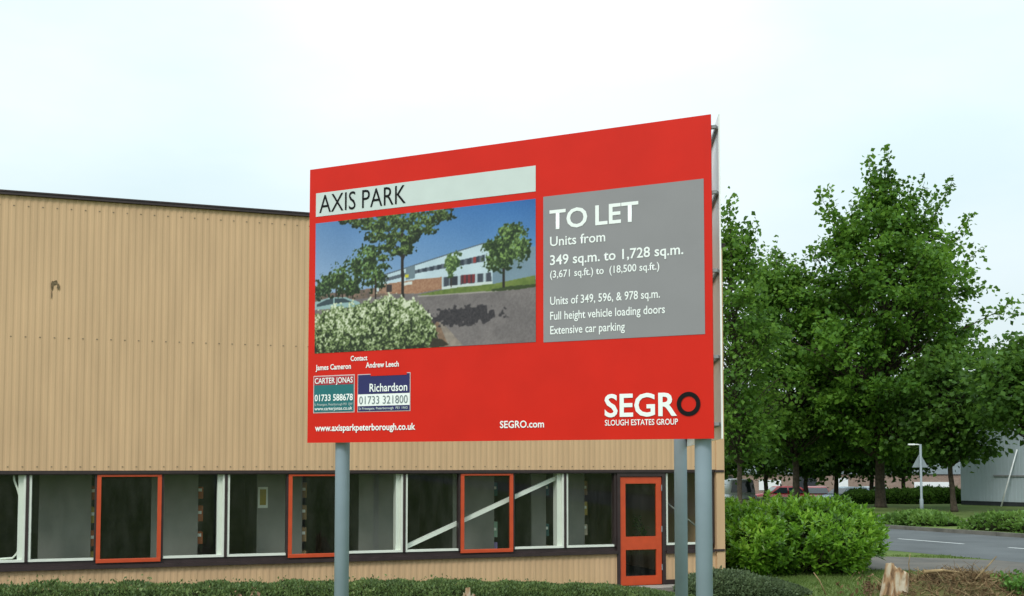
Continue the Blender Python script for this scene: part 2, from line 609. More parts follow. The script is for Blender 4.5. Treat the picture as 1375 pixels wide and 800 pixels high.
while t < 120:
    c = [ot(28.70, t), ot(28.84, t), ot(28.84, t + 0.905), ot(28.70, t + 0.905)]
    lo = [bm.verts.new((x, y, -0.05)) for x, y in c]
    hi = [bm.verts.new((x, y, 0.125)) for x, y in c]
    for k in range(4):
        bm.faces.new((lo[k], lo[(k + 1) % 4], hi[(k + 1) % 4], hi[k]))
    bm.faces.new(hi)
    t += 0.915
bmesh.ops.recalc_face_normals(bm, faces=bm.faces)
structure(obj('kerb', bm, M['kerb']))
structure(poly_sheet('far_footway', [ot(32.4, -200), ot(34.4, -200), ot(34.4, 100), ot(32.4, 100)], 0.106, M['path']))
structure(poly_sheet('car_park', [ot(53, -200), ot(78, -200), ot(78, 60), ot(53, 60)], -0.644, M['asphalt']))
structure(poly_sheet('door_path', [(1.75, 19.62), (2.95, 20.02), (3.25, 18.8), (3.1, 17.4), (2.2, 15.0), (0.9, 15.6), (1.7, 17.6), (2.0, 18.6)], 0.006, M['path']))

# ------------------------------------------------------------------ the beige building
TH = R(18.814)
BO = Vector((-7.772, 16.46, 0))
bld = thing('industrial_building', 'beige ribbed metal industrial building with dark brown trim and a ribbon of windows', 'building', BO, TH)


def bw(s, d, z=0.0):                   # building coordinates to the world
    return Vector((BO.x + s * math.cos(TH) - d * math.sin(TH), BO.y + s * math.sin(TH) + d * math.cos(TH), z))


S0, S1, DEP = -9.0, 12.44, 24.0
TOPZ, LINT, SILL = 6.43, 2.11, 0.626
PITCH = 0.103


def ribbed(bm, s0, s1, z0, z1, y=0.0, depth=0.0075):
    xs = []
    s = s0
    while s < s1:
        for f, d in ((0, 0), (0.40, 0), (0.58, depth), (0.82, depth)):
            x = s + f * PITCH
            if x < s1:
                xs.append((x, y + d))
        s += PITCH
    xs.append((s1, y))
    lo = [bm.verts.new((x, d, z0)) for x, d in xs]
    hi = [bm.verts.new((x, d, z1)) for x, d in xs]
    for i in range(len(xs) - 1):
        bm.faces.new((lo[i], lo[i + 1], hi[i + 1], hi[i]))


bm = bmesh.new()
ribbed(bm, S0, S1 - 0.16, LINT + 0.02, TOPZ - 0.054)
k = 0
s = S0 + 0.023
while s < S1 - 0.2:                    # rows of fixings, one on every other rib
    for z in (6.22, 4.19, 2.19):
        box(bm, s - 0.011, s + 0.011, -0.006, 0.004, z - 0.007, z + 0.007, 1)
    s += 2 * PITCH
obj('wall_cladding', bm, [M['cladding'], M['fixing']], bld)
bm = bmesh.new()
ribbed(bm, S0, 10.24, 0.0, SILL - 0.024, 0.03)
obj('plinth_cladding', bm, M['cladding'], bld)
bm = bmesh.new()
ribbed(bm, 11.22, S1 - 0.16, 0.1, SILL - 0.045, 0.03)
obj('plinth_cladding', bm, M['cladding'], bld)
bm = bmesh.new()                       # plain corner flashing, full height
box(bm, S1 - 0.16, S1 + 0.012, -0.012, 0.16, 0.06, TOPZ - 0.054)
obj('corner_flashing', bm, M['cladding'], bld)
bm = bmesh.new()                       # roof edge trim with a lip
box(bm, S0, S1 + 0.05, -0.05, 0.12, TOPZ - 0.052, TOPZ - 0.012)
box(bm, S0, S1 + 0.06, -0.062, 0.12, TOPZ - 0.010, TOPZ + 0.012)
obj('roof_trim', bm, M['brown'], bld)
bm = bmesh.new()                       # other three walls
box(bm, S0, S0 + 0.15, 0.17, DEP, 0, TOPZ - 0.02)
box(bm, S1 - 0.14, S1, 0.17, DEP, 0, TOPZ - 0.02)
box(bm, S0 + 0.152, S1 - 0.142, DEP - 0.15, DEP, 0, TOPZ - 0.02)
obj('outer_wall', bm, M['cladding'], bld)
bm = bmesh.new()
box(bm, S0 + 0.16, S1 - 0.15, 0.13, DEP - 0.16, TOPZ - 0.25, TOPZ - 0.06)
obj('roof', bm, M['roof'], bld)
bm = bmesh.new()                       # lintel and its drip, sill with its drip, dark band under the glass
box(bm, S0, S1 - 0.22, 0.0, 0.20, LINT - 0.045, LINT + 0.018)
box(bm, S0, S1 - 0.22, -0.02, -0.002, LINT - 0.03, LINT + 0.016)
box(bm, S1 - 0.20, S1 - 0.005, -0.03, -0.014, LINT - 0.03, LINT + 0.012)
obj('lintel_trim', bm, M['brown'], bld)
bm = bmesh.new()
box(bm, S0, 10.24, -0.03, 0.05, SILL - 0.022, SILL + 0.035)
box(bm, S0, 10.24, 0.062, 0.16, SILL - 0.02, SILL + 0.105)
box(bm, 11.22, S1 - 0.21, -0.03, 0.05, SILL - 0.045, SILL + 0.01)
box(bm, 11.22, S1 - 0.21, 0.052, 0.16, SILL - 0.04, SILL + 0.105)
box(bm, S1 - 0.20, S1 - 0.005, -0.03, -0.014, SILL - 0.03, SILL + 0.012)
obj('sill_trim', bm, M['brown'], bld)
bm = bmesh.new()
box(bm, 11.22, S1 - 0.16, 0.0, 0.10, 0.02, 0.098)
obj('base_trim', bm, M['brown'], bld)
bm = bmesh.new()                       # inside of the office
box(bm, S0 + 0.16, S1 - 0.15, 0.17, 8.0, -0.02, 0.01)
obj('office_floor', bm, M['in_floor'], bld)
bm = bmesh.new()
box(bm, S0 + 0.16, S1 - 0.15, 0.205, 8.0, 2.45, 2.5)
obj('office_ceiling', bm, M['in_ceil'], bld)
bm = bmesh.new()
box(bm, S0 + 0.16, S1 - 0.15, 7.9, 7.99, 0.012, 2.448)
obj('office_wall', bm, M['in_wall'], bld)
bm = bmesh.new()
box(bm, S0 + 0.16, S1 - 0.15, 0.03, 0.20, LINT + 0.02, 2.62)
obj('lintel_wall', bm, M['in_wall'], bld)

# window bays: mullions, panes, white beads; every third bay is a red opening sash
W0, MOD = 0.37, 0.985
HEAD, FOOT = LINT - 0.047, SILL + 0.107
GY = 0.085
mull = []


def mullion(s, w=0.045):
    bm = bmesh.new()
    box(bm, s - w / 2, s + w / 2, 0.03, 0.165, FOOT, HEAD)
    obj('mullion', bm, M['brown'], bld)


def window(a, b, kind, left_white=False, right_white=False):
    """a..b clear opening between mullions"""
    wroot = None
    if kind == 'red':
        bm = bmesh.new()
        f = 0.062
        y0, y1 = 0.005, 0.062
        box(bm, a - 0.012, b + 0.012, y0, y1, FOOT - 0.045, FOOT - 0.045 + f, bev=0.006)
        box(bm, a - 0.012, b + 0.012, y0, y1, HEAD - f + 0.03, HEAD + 0.018, bev=0.006)
        box(bm, a - 0.012, a - 0.012 + f, y0 + 0.003, y1 - 0.003, FOOT + f - 0.046, HEAD - f + 0.031)
        box(bm, b + 0.012 - f, b + 0.012, y0 + 0.003, y1 - 0.003, FOOT + f - 0.046, HEAD - f + 0.031)
        wroot = obj('window', bm, M['red_frame'], bld)
        wroot['label'] = 'red framed opening window'
    else:
        bm = bmesh.new()
        box(bm, a, b, 0.04, 0.15, FOOT, FOOT + 0.036)
        if left_white:
            box(bm, a, a + 0.034, 0.042, 0.148, FOOT + 0.037, HEAD)
        if right_white:
            box(bm, b - 0.034, b, 0.042, 0.148, FOOT + 0.037, HEAD)
        wroot = obj('window', bm, M['white_frame'], bld)
    bm = bmesh.new()
    p = [(a, GY, FOOT), (b, GY, FOOT), (b, GY, HEAD), (a, GY, HEAD)]
    if kind == 'red':
        p = [(a + 0.01, 0.035, FOOT), (b - 0.01, 0.035, FOOT), (b - 0.01, 0.035, HEAD), (a + 0.01, 0.035, HEAD)]
    bm.faces.new([bm.verts.new(q) for q in p])
    obj('pane', bm, M['glass'], wroot)


k0, k1 = -9, 9
for k in range(k0, k1 + 1):
    a, b = W0 + MOD * k, W0 + MOD * (k + 1)
    mullion(a)
    ph = k % 3
    window(a + 0.0235, b - 0.0235, 'red' if ph == 1 else 'white', left_white=(ph == 0), right_white=(ph == 2))
mullion(W0 + MOD * (k1 + 1), 0.05)
window(11.25, S1 - 0.245, 'white', left_white=True)
mullion(S1 - 0.22, 0.045)
bm = bmesh.new()                       # white steel columns just behind every third mullion
for k in range(-6, 10, 3):
    s = W0 + MOD * k
    box(bm, s - 0.135, s - 0.05, 0.10, 0.29, 0.011, 2.449)
obj('inner_column', bm, M['white_steel'], bld)
bm = bmesh.new()
beam(bm, (6.30, 0.215, 0.79), (9.13, 0.215, 1.99), 0.072, 0.085)
obj('brace', bm, M['white_steel'], bld)
bm = bmesh.new()
tube(bm, [(11.2, 0.225, 1.62), (12.25, 0.225, 0.86)], [0.018, 0.018], 10)
obj('brace', bm, M['endpanel'], bld)

# door
bm = bmesh.new()
box(bm, 10.24, 10.30, 0.0, 0.16, 0, HEAD - 0.0)
box(bm, 11.15, 11.215, 0.0, 0.16, 0, HEAD - 0.0)
box(bm, 10.302, 11.148, 0.0, 0.16, 2.005, HEAD)
obj('door_frame', bm, M['brown'], bld)
bm = bmesh.new()
y0, y1 = 0.02, 0.065
box(bm, 10.306, 10.415, y0, y1, 0.02, 1.998, bev=0.004)
box(bm, 11.035, 11.144, y0, y1, 0.02, 1.998, bev=0.004)
for z0, z1 in ((0.02, 0.185), (0.665, 0.905), (1.875, 1.998)):
    box(bm, 10.414, 11.036, y0 + 0.002, y1 - 0.002, z0, z1)
door = obj('door', bm, M['red_frame'], bld)
bm = bmesh.new()
for z0, z1 in ((0.18, 0.67), (0.9, 1.88)):
    bm.faces.new([bm.verts.new(q) for q in ((10.41, 0.045, z0), (11.04, 0.045, z0), (11.04, 0.045, z1), (10.41, 0.045, z1))])
obj('pane', bm, M['glass'], door)
bm = bmesh.new()
for z in (0.28, 0.98, 1.74):
    box(bm, 11.136, 11.152, 0.004, 0.018, z, z + 0.11)
obj('hinge', bm, M['galv'], door)
bm = bmesh.new()
box(bm, 10.2, 11.35, -0.42, -0.035, -0.02, 0.018, bev=0.006)
obj('doorstep', bm, M['concrete'], bld)
bm = bmesh.new()                       # scuffed, torn spot in the cladding
rng = random.Random(4)
for (cx, cz, rx, rz_, m) in ((0.70, 5.05, 0.045, 0.045, 11), (0.655, 5.0, 0.022, 0.10, 9), (0.745, 4.99, 0.024, 0.055, 9), (0.65, 4.86, 0.008, 0.10, 8)):
    c = [bm.verts.new((cx + rx * math.cos(i * 6.283 / m) * rng.uniform(.6, 1.1), -0.004 - rng.uniform(0, .006), cz + rz_ * math.sin(i * 6.283 / m) * rng.uniform(.6, 1.1))) for i in range(m)]
    bm.faces.new(c)
obj('scuff_mark', bm, mat('grey_scuff', (0.15, 0.11, 0.065), 0.9, 0.1, var=0.3, scale=30), bld)

# ------------------------------------------------------------------ things inside the office
cases = [(0.46, 1.25, 'behind the pane left of the first red window'), (2.18, 2.93, 'just right of the first red window'),
         (3.90, 4.67, 'half behind the second red window, wearing a yellow notice'), (5.66, 6.30, 'right of the left sign post'),
         (7.38, 8.17, 'behind the third red window, crossed by the white brace'), (8.90, 9.19, 'narrow one against the white column'),
         (9.55, 9.97, 'behind the last pane before the red door')]
rng = random.Random(11)
box_cols = {'rust brown': (0.34, 0.10, 0.04), 'tan cardboard': (0.30, 0.20, 0.10), 'mustard yellow': (0.34, 0.26, 0.06), 'pale green': (0.22, 0.36, 0.26),
            'lilac': (0.24, 0.20, 0.38), 'dark teal': (0.05, 0.13, 0.13), 'cream': (0.42, 0.37, 0.27)}
BM = {k_: mat('box_' + k_.replace(' ', '_'), v, 0.8, 0.2) for k_, v in box_cols.items()}
shelf_names = ['lowest', 'second lowest', 'middle', 'second highest', 'top']
case_tags = ['left of the first red window', 'right of the first red window', 'of the second red window', 'right of the left sign post',
             'of the third red window', 'against the last white column', 'beside the red door']
pal = [['mustard yellow', 'rust brown'], ['rust brown', 'rust brown', 'rust brown', 'rust brown'], ['tan cardboard'], ['cream', 'tan cardboard'],
       ['lilac', 'pale green', 'cream', 'dark teal'], ['tan cardboard', 'dark teal'], ['tan cardboard', 'cream', 'mustard yellow']]
for i, (a, b, where) in enumerate(cases):
    p = bw(a, 0.9)
    c = thing('bookcase', 'grey bookcase in the office, ' + where, 'bookcase', p, TH, 'bookcases standing end-on behind the office windows')
    w = b - a
    bm = bmesh.new()
    box(bm, 0, w, 0, 0.03, 0.012, 2.25, bev=0.003)
    obj('end_panel', bm, M['endpanel'], c)
    bm = bmesh.new()
    box(bm, 0.02, w - 0.30, 0.032, 2.6, 0.012, 2.2)
    obj('back_panel', bm, M['in_wall'], c)
    zs = [0.12, 0.48, 0.86, 1.24, 1.62]
    for z in zs + [2.0]:
        bm = bmesh.new()
        box(bm, w - 0.298, w + 0.02, 0.032, 2.6, z, z + 0.025)
        obj('shelf', bm, M['in_wall'], c)
    for j, z in enumerate(zs):
        if z < 0.4:
            continue
        colr = pal[i][(j - 1) % len(pal[i])]
        if rng.random() < 0.12:
            continue
        dep = rng.uniform(0.22, 0.34)
        h = rng.uniform(0.2, 0.3)
        y = 0.06
        bm = bmesh.new()
        box(bm, w - 0.27, w + 0.085, y, y + dep, z + 0.026, z + 0.026 + h, bev=0.006)
        o = obj('storage_box', bm, [BM[colr], M['white_frame']])
        bm2 = bmesh.new()
        bm2.from_mesh(o.data)
        box(bm2, w + 0.0, w + 0.06, y - 0.004, y - 0.001, z + 0.15, z + 0.20, 1)
        bm2.to_mesh(o.data)
        bm2.free()
        o.location = p
        o.rotation_euler = (0, 0, TH)
        tag(o, '%s box, %s shelf, bookcase %s' % (colr, shelf_names[j], case_tags[i]), 'box', 'boxes stored on the office bookcases')
nt_ = thing('paper_notice', 'yellow notice in a white border fixed to the grey bookcase end', 'notice', bw(3.915, 0.893, 1.48), TH)
bm = bmesh.new()
box(bm, 0, 0.165, 0.0, 0.006, 0, 0.36)
obj('backing', bm, M['white_frame'], nt_)
bm = bmesh.new()
box(bm, 0.03, 0.135, -0.003, -0.0005, 0.05, 0.32)
obj('sheet', bm, BM['mustard yellow'], nt_)
bm = bmesh.new()
cab = [(0.165, 0.13, 2.06), (0.17, 0.13, 1.98), (0.215, 0.13, 1.86), (0.255, 0.13, 1.72), (0.262, 0.13, 1.35), (0.255, 0.13, 1.0), (0.23, 0.13, 0.86), (0.17, 0.13, 0.795), (0.0, 0.13, 0.785), (-0.2, 0.13, 0.783)]
tube(bm, cab, [0.016] * len(cab), 8)
cab = [(0.235, 0.13, 2.06), (0.24, 0.13, 1.95), (0.262, 0.13, 1.8), (0.272, 0.13, 1.7)]
tube(bm, cab, [0.012] * len(cab), 8)
o = obj('cable', bm, M['white_frame'])
o.location = BO
o.rotation_euler = (0, 0, TH)
tag(o, 'white cable hanging inside the window at the far left, curving along its sill', 'cable')

# ------------------------------------------------------------------ the billboard
SY = -0.43552
SP = Vector((-1.81549, 9.58173, 2.41482))
SW, SH = 3.66, 2.45334
sign = thing('billboard', 'large red to-let billboard with grey text panel and printed photo, on three grey posts', 'billboard', (SP.x, SP.y, 0), SY)
Z0 = SP.z
UP = Matrix.Rotation(R(90), 4, 'X')


def rect(bm, u0, u1, v0, v1, d, th=0.0012, mi=0):
    """flat sheet on the front face, standing d proud of the board"""
    box(bm, u0, u1, -d, -d + th, Z0 + v0, Z0 + v1, mi)


bm = bmesh.new()
box(bm, 0, SW, 0, 0.012, Z0, Z0 + SH)
front = obj('front_panel', bm, M['sign_red'], sign)


def text_mesh(body, bold=0.0, word=1.0):
    cu = bpy.data.curves.new('lettering', 'FONT')
    cu.body = body
    cu.size = 1.0
    cu.offset = bold
    cu.space_word = word
    cu.resolution_u = 3
    to = bpy.data.objects.new('lettering', cu)
    COL.objects.link(to)
    dg = bpy.context.evaluated_depsgraph_get()
    dg.update()
    me = bpy.data.meshes.new_from_object(to.evaluated_get(dg))
    bpy.data.objects.remove(to)
    bpy.data.curves.remove(cu)
    return me


CAP = {}


def lettering(body, u0, u1, v, cap, m, parent, d=0.006, bold=0.0, word=1.0):
    """a line of writing from u0 to u1 with its baseline at v and capitals cap high"""
    me = text_mesh(body, bold, word)
    if bold not in CAP:
        hm = text_mesh('H', bold)
        ys = [q.co.y for q in hm.vertices]
        CAP[bold] = (min(ys), max(ys))
        bpy.data.meshes.remove(hm)
    lo, hi = CAP[bold]
    xs = [q.co.x for q in me.vertices]
    x0, x1 = min(xs), max(xs)
    sx, sz = (u1 - u0) / (x1 - x0), cap / (hi - lo)
    for q in me.vertices:
        q.co = Vector((u0 + (q.co.x - x0) * sx, -d, Z0 + v + (q.co.y - lo) * sz))
    return link('lettering', me, m, parent)


# pale strip with the name of the estate
bm = bmesh.new()
rect(bm, 0.070, 2.215, 2.018, 2.230, 0.003)
strip = obj('title_strip', bm, M['sign_pale'], sign)
lettering('AXIS PARK', 0.108, 1.000, 2.048, 0.158, M['black_ink'], strip, bold=-0.002, word=0.9)
# grey panel
bm = bmesh.new()
rect(bm, 2.282, 3.601, 0.785, 1.966, 0.003)
info = obj('information_panel', bm, M['sign_grey'], sign)
W_ = M['white_ink']
lettering('TO LET', 2.338, 3.085, 1.690, 0.158, W_, info, bold=0.018, word=0.75)
lettering('Units from', 2.342, 2.812, 1.556, 0.077, W_, info, bold=0.010)
lettering('349 sq.m. to 1,728 sq.m.', 2.342, 3.440, 1.403, 0.080, W_, info, bold=0.014)
lettering('(3,671 sq.ft.) to  (18,500 sq.ft.)', 2.342, 3.250, 1.300, 0.058, W_, info, bold=0.010)
lettering('Units of 349, 596, & 978 sq.m.', 2.342, 3.253, 1.082, 0.066, W_, info, bold=0.010)
lettering('Full height vehicle loading doors', 2.342, 3.292, 0.961, 0.066, W_, info, bold=0.010)
lettering('Extensive car parking', 2.342, 2.970, 0.846, 0.066, W_, info, bold=0.010)
# small lines and the logo on the red
lettering('Contact', 0.452, 0.624, 0.709, 0.045, W_, front, bold=0.02)
lettering('James Cameron', 0.085, 0.456, 0.641, 0.048, W_, front, bold=0.02)
lettering('Andrew Leech', 0.608, 0.940, 0.643, 0.048, W_, front, bold=0.02)
lettering('www.axisparkpeterborough.co.uk', 0.085, 1.105, 0.101, 0.058, W_, front, bold=0.022)
lettering('SEGRO.com', 1.897, 2.287, 0.103, 0.058, W_, front, bold=0.016)
lettering('SEGR', 2.800, 3.380, 0.175, 0.178, W_, front, bold=0.020)
lettering('SLOUGH ESTATES GROUP', 2.802, 3.387, 0.109, 0.045, W_, front, bold=0.012)
bm = bmesh.new()                       # dark ring standing for the last letter
N = 48
ri, ro = 0.058, 0.0915
vi = [bm.verts.new((3.470 + ri * math.cos(i * 6.28318 / N), -0.006, Z0 + 0.263 + ri * math.sin(i * 6.28318 / N))) for i in range(N)]
vo = [bm.verts.new((3.470 + ro * math.cos(i * 6.28318 / N), -0.006, Z0 + 0.263 + ro * math.sin(i * 6.28318 / N))) for i in range(N)]
for i in range(N):
    bm.faces.new((vi[i], vo[i], vo[(i + 1) % N], vi[(i + 1) % N]))
obj('logo_ring', bm, M['black_ink'], front)
# teal agent plate
bm = bmesh.new()
rect(bm, 0.062, 0.494, 0.261, 0.592, 0.003)
pl = obj('agent_plate', bm, M['pale_line'], sign)
pl['label'] = 'teal and crimson agent plate'
bm = bmesh.new()
rect(bm, 0.071, 0.486, 0.270, 0.507, 0.006)
obj('lower_field', bm, M['teal'], pl)
bm = bmesh.new()
rect(bm, 0.071, 0.486, 0.509, 0.583, 0.006)
obj('heading_band', bm, M['plate_red'], pl)
lettering('CARTER JONAS', 0.080, 0.478, 0.521, 0.050, W_, pl, d=0.009, bold=0.012)
lettering('01733 588678', 0.080, 0.480, 0.366, 0.058, W_, pl, d=0.009, bold=0.022)
lettering('St Priestgate, Peterborough PE1 1JW', 0.078, 0.478, 0.326, 0.020, M['sign_pale'], pl, d=0.009, bold=0.0)
lettering('www.carterjonas.co.uk', 0.080, 0.475, 0.285, 0.030, W_, pl, d=0.009, bold=0.01)
# navy agent plate
bm = bmesh.new()
rect(bm, 0.524, 1.054, 0.261, 0.590, 0.003)
pl = obj('agent_plate', bm, M['pale_line'], sign)
pl['label'] = 'navy and white agent plate'
bm = bmesh.new()
rect(bm, 0.531, 1.047, 0.416, 0.583, 0.006)
rect(bm, 0.531, 1.047, 0.268, 0.311, 0.006)
obj('navy_field', bm, M['navy'], pl)
bm = bmesh.new()
rect(bm, 0.529, 1.049, 0.313, 0.414, 0.0062)
obj('number_band', bm, M['white_ink'], pl)
bm = bmesh.new()
rect(bm, 0.66, 1.02, 0.570, 0.592, 0.009)
obj('edge_strip', bm, M['sign_red'], pl)
lettering('Richardson', 0.650, 1.026, 0.434, 0.070, W_, pl, d=0.009, bold=0.014)
lettering('01733 321800', 0.545, 1.030, 0.329, 0.068, M['grey_ink'], pl, d=0.009, bold=0.0)
lettering('St Priestgate, Peterborough  PE1 1NG', 0.540, 1.030, 0.281, 0.020, M['sign_pale'], pl, d=0.009, bold=0.01)


# the printed photograph: ink colours computed per point of a fine sheet
def vnoise(rs, nx, ny, X, Y):
    g = rs.rand(ny + 2, nx + 2)
    fx, fy = X * nx, Y * ny
    ix, iy = np.clip(fx.astype(int), 0, nx), np.clip(fy.astype(int), 0, ny)
    tx, ty = fx - ix, fy - iy
    tx, ty = tx * tx * (3 - 2 * tx), ty * ty * (3 - 2 * ty)
    return (g[iy, ix] * (1 - tx) + g[iy, np.minimum(ix + 1, nx + 1)] * tx) * (1 - ty) + \
           (g[np.minimum(iy + 1, ny + 1), ix] * (1 - tx) + g[np.minimum(iy + 1, ny + 1), np.minimum(ix + 1, nx + 1)] * tx) * ty


def printed_photo():
    nx, ny = 480, 260
    rs = np.random.RandomState(5)
    A, B = np.meshgrid(np.linspace(0, 1, nx), np.linspace(0, 1, ny))
    asp = 2.145 / 1.163
    fine = vnoise(rs, 190, 100, A, B)
    med = vnoise(rs, 84, 45, A, B)
    med2 = vnoise(rs, 50, 27, A, B)
    big = vnoise(rs, 20, 11, A, B)
    huge = vnoise(rs, 8, 5, A, B)
    C = np.zeros((ny, nx, 3))

    def s2l(c):
        c = np.array(c, float) / 255
        return np.where(c <= 0.04045, c / 12.92, ((c + 0.055) / 1.055) ** 2.4)

    def mix(c1, c2, t):
        t = np.clip(t, 0, 1)[..., None]
        return np.array(c1, float) * (1 - t) + np.array(c2, float) * t

    def inside(poly):
        m = np.zeros(A.shape, bool)
        n = len(poly)
        for i in range(n):
            x0, y0 = poly[i]
            x1, y1 = poly[(i + 1) % n]
            c = ((y0 > B) != (y1 > B)) & (A < (x1 - x0) * (B - y0) / (y1 - y0 + 1e-12) + x0)
            m ^= c
        return m

    def put(mask, col):
        col = np.broadcast_to(np.asarray(col, float), C.shape)
        C[mask] = col[mask]

    top = mix((100, 138, 188), (46, 102, 170), A * 1.1)
    low = mix((150, 172, 205), (120, 160, 205), A)
    C[:] = top + (low - top) * np.clip(B / 0.55, 0, 1)[..., None] ** 0.9
    C += ((huge - .5) * 10)[..., None]
    # far left: dark line of buildings, then road
    road = mix((112, 104, 106), (128, 119, 120), big) + ((fine - .5) * 16)[..., None]
    put(B > 0.56, road)
    put(inside([(0, 0.55), (0.37, 0.53), (0.37, 0.60), (0, 0.62)]), mix((96, 84, 80), (150, 120, 104), med))
    # long building
    wht = (203, 219, 230)
    put(inside([(0.30, 0.455), (0.432, 0.407), (0.627, 0.333), (0.781, 0.279), (0.820, 0.288), (0.822, 0.575), (0.30, 0.56)]), mix(wht, (186, 204, 218), big))
    put(inside([(0.30, 0.450), (0.432, 0.402), (0.627, 0.328), (0.781, 0.274), (0.820, 0.284), (0.820, 0.291), (0.781, 0.282), (0.627, 0.337), (0.432, 0.411), (0.30, 0.460)]), (92, 104, 118))
    put(inside([(0.307, 0.478), (0.491, 0.424), (0.786, 0.360), (0.786, 0.408), (0.492, 0.450), (0.307, 0.503)]), mix((52, 60, 74), (120, 128, 140), (np.sin(A * 190) * .5 + .2) * (A > .49) + (A < .49) * .55))
    put(inside([(0.735, 0.372), (0.748, 0.370), (0.748, 0.412), (0.735, 0.414)]), (150, 60, 60))
    put(inside([(0.435, 0.405), (0.478, 0.392), (0.478, 0.485), (0.435, 0.495)]), (112, 128, 140))
    put(inside([(0.432, 0.455), (0.447, 0.452), (0.447, 0.475), (0.432, 0.478)]), (205, 196, 60))
    put(inside([(0.373, 0.508), (0.487, 0.497), (0.598, 0.494), (0.598, 0.580), (0.487, 0.600), (0.373, 0.588)]), mix((150, 106, 84), (176, 134, 108), fine))
    put(inside([(0.415, 0.512), (0.465, 0.508), (0.465, 0.530), (0.415, 0.535)]), (214, 216, 214))
    put(inside([(0.31, 0.515), (0.373, 0.508), (0.373, 0.585), (0.31, 0.578)]), mix((140, 100, 82), (180, 150, 130), med))
    put(inside([(0.345, 0.52), (0.37, 0.518), (0.37, 0.575), (0.345, 0.575)]), (60, 52, 52))
    put(inside([(0.598, 0.497), (0.812, 0.490), (0.818, 0.567), (0.598, 0.578)]), mix((66, 72, 84), (186, 200, 210), np.sin(A * 170) * 1.2 - .1))
    put(inside([(0.684, 0.494), (0.744, 0.493), (0.744, 0.552), (0.684, 0.554)]), mix((128, 48, 54), (70, 50, 58), np.sin(A * 330) * 2))
    put(inside([(0.634, 0.500), (0.668, 0.498), (0.668, 0.572), (0.634, 0.574)]), (48, 50, 58))
    put(inside([(0.598, 0.565), (0.820, 0.552), (0.822, 0.578), (0.598, 0.585)]), (206, 214, 216))
    put(inside([(0.818, 0.289), (1.0, 0.337), (1.0, 0.55), (0.820, 0.576)]), mix((126, 148, 166), (112, 134, 152), big))
    put(inside([(0.492, 0.610), (0.598, 0.588), (0.674, 0.578), (0.822, 0.574), (1.0, 0.536), (1.0, 0.607), (0.814, 0.622), (0.521, 0.620)]), mix((118, 132, 66), (92, 112, 50), med))
    put(inside([(0.49, 0.617), (0.814, 0.622), (1.0, 0.607), (1.0, 0.615), (0.814, 0.632), (0.49, 0.626)]), (158, 150, 146))
    # kerb and shadows lying on the printed road
    put(inside([(0.55, 0.80), (0.60, 1.0), (0.63, 1.0), (0.585, 0.82)]), mix((150, 120, 100), (120, 96, 80), med))
    put(inside([(0.585, 0.82), (0.63, 1.0), (0.694, 1.0), (0.602, 0.825)]), mix((160, 146, 136), (132, 120, 114), med))
    e = ((A - .695) / .165) ** 2 + ((B - .785) / .068) ** 2
    n1_, n2_ = vnoise(rs, 130, 70, A, B), vnoise(rs, 55, 40, A, B)
    sa = np.clip((1.0 - (e + (n2_ - .5) * 1.3 + (n1_ - .5) * .9)) * 3.5 + .2, 0, 1)[..., None]
    C[:] = C * (1 - sa) + mix((46, 42, 48), (70, 64, 68), fine) * sa
    e = ((A - .92) / .11) ** 2 + ((B - .613 + (A - .9) * .06) / .014) ** 2
    put(e + (med - .5) * 0.8 < 1, (56, 70, 34))
    # car behind the hedge
    put(inside([(0, 0.604), (0.074, 0.580), (0.148, 0.585), (0.216, 0.629), (0.23, 0.665), (0, 0.668)]), (150, 178, 182))
    put(inside([(0.01, 0.625), (0.06, 0.592), (0.09, 0.590), (0.09, 0.630), (0.01, 0.645)]), (60, 76, 84))
    put(inside([(0.098, 0.590), (0.143, 0.594), (0.185, 0.628), (0.098, 0.630)]), (58, 72, 80))

    def over(col, alpha):
        al = np.clip(alpha, 0, 1)[..., None]
        C[:] = C * (1 - al) + np.broadcast_to(np.asarray(col, float), C.shape) * al

    n1, n2, n3 = vnoise(rs, 130, 70, A, B), vnoise(rs, 70, 38, A, B), vnoise(rs, 240, 130, A, B)

    def crown(cx, cy, rx, ry, dark, light, thr=0.95, rag=1.5):
        d = ((A - cx) / rx) ** 2 + ((B - cy) / ry) ** 2
        f = thr - (d + (n2 - .5) * rag + (n1 - .5) * rag * .9 + (n3 - .5) * .6)
        lit = .48 - (B - cy) / ry * .28 - (A - cx) / rx * .12 + (n1 - .5) * 1.0 + (n2 - .5) * .7 + (n3 - .5) * .9
        mid = tuple(.55 * p + .45 * q for p, q in zip(dark, light))
        hi = tuple(min(255, q * 1.22 + 6) for q in light)
        col = np.where((lit < .5)[..., None], mix(dark, mid, lit * 2), mix(mid, hi, lit * 2 - 1))
        over(col, f * 5 + .3)

    dk, lt = (26, 40, 20), (92, 116, 62)
    for cx, h in ((0.052, .575), (0.105, .58), (0.135, .59), (0.295, .622), (0.185, .60)):
        put((abs(A - cx) < .0030) & (B > .5) & (B < h), (44, 36, 30))
    crown(.02, .53, .040, .065, (30, 46, 30), (84, 106, 70))
    crown(.06, .49, .052, .08, (30, 46, 28), (88, 112, 66))
    crown(.13, .45, .062, .11, dk, lt)
    crown(.19, .50, .045, .09, dk, lt)
    crown(.23, .38, .075, .13, dk, lt)
    crown(.265, .29, .05, .08, dk, lt)
    crown(.19, .33, .035, .04, dk, lt)
    crown(.29, .46, .052, .10, dk, lt)
    crown(.33, .38, .035, .025, dk, lt)
    put((abs(A - .295) < .003) & (B > .46) & (B < .622), (40, 32, 28))
    put((abs(A - (.416 + (B - .14) * .012)) < .0065) & (B > .10) & (B < .70), (40, 34, 30))
    put((abs(A - (.418 + (.36 - B) * .22)) < .0035) & (B > .12) & (B < .36), (42, 36, 32))
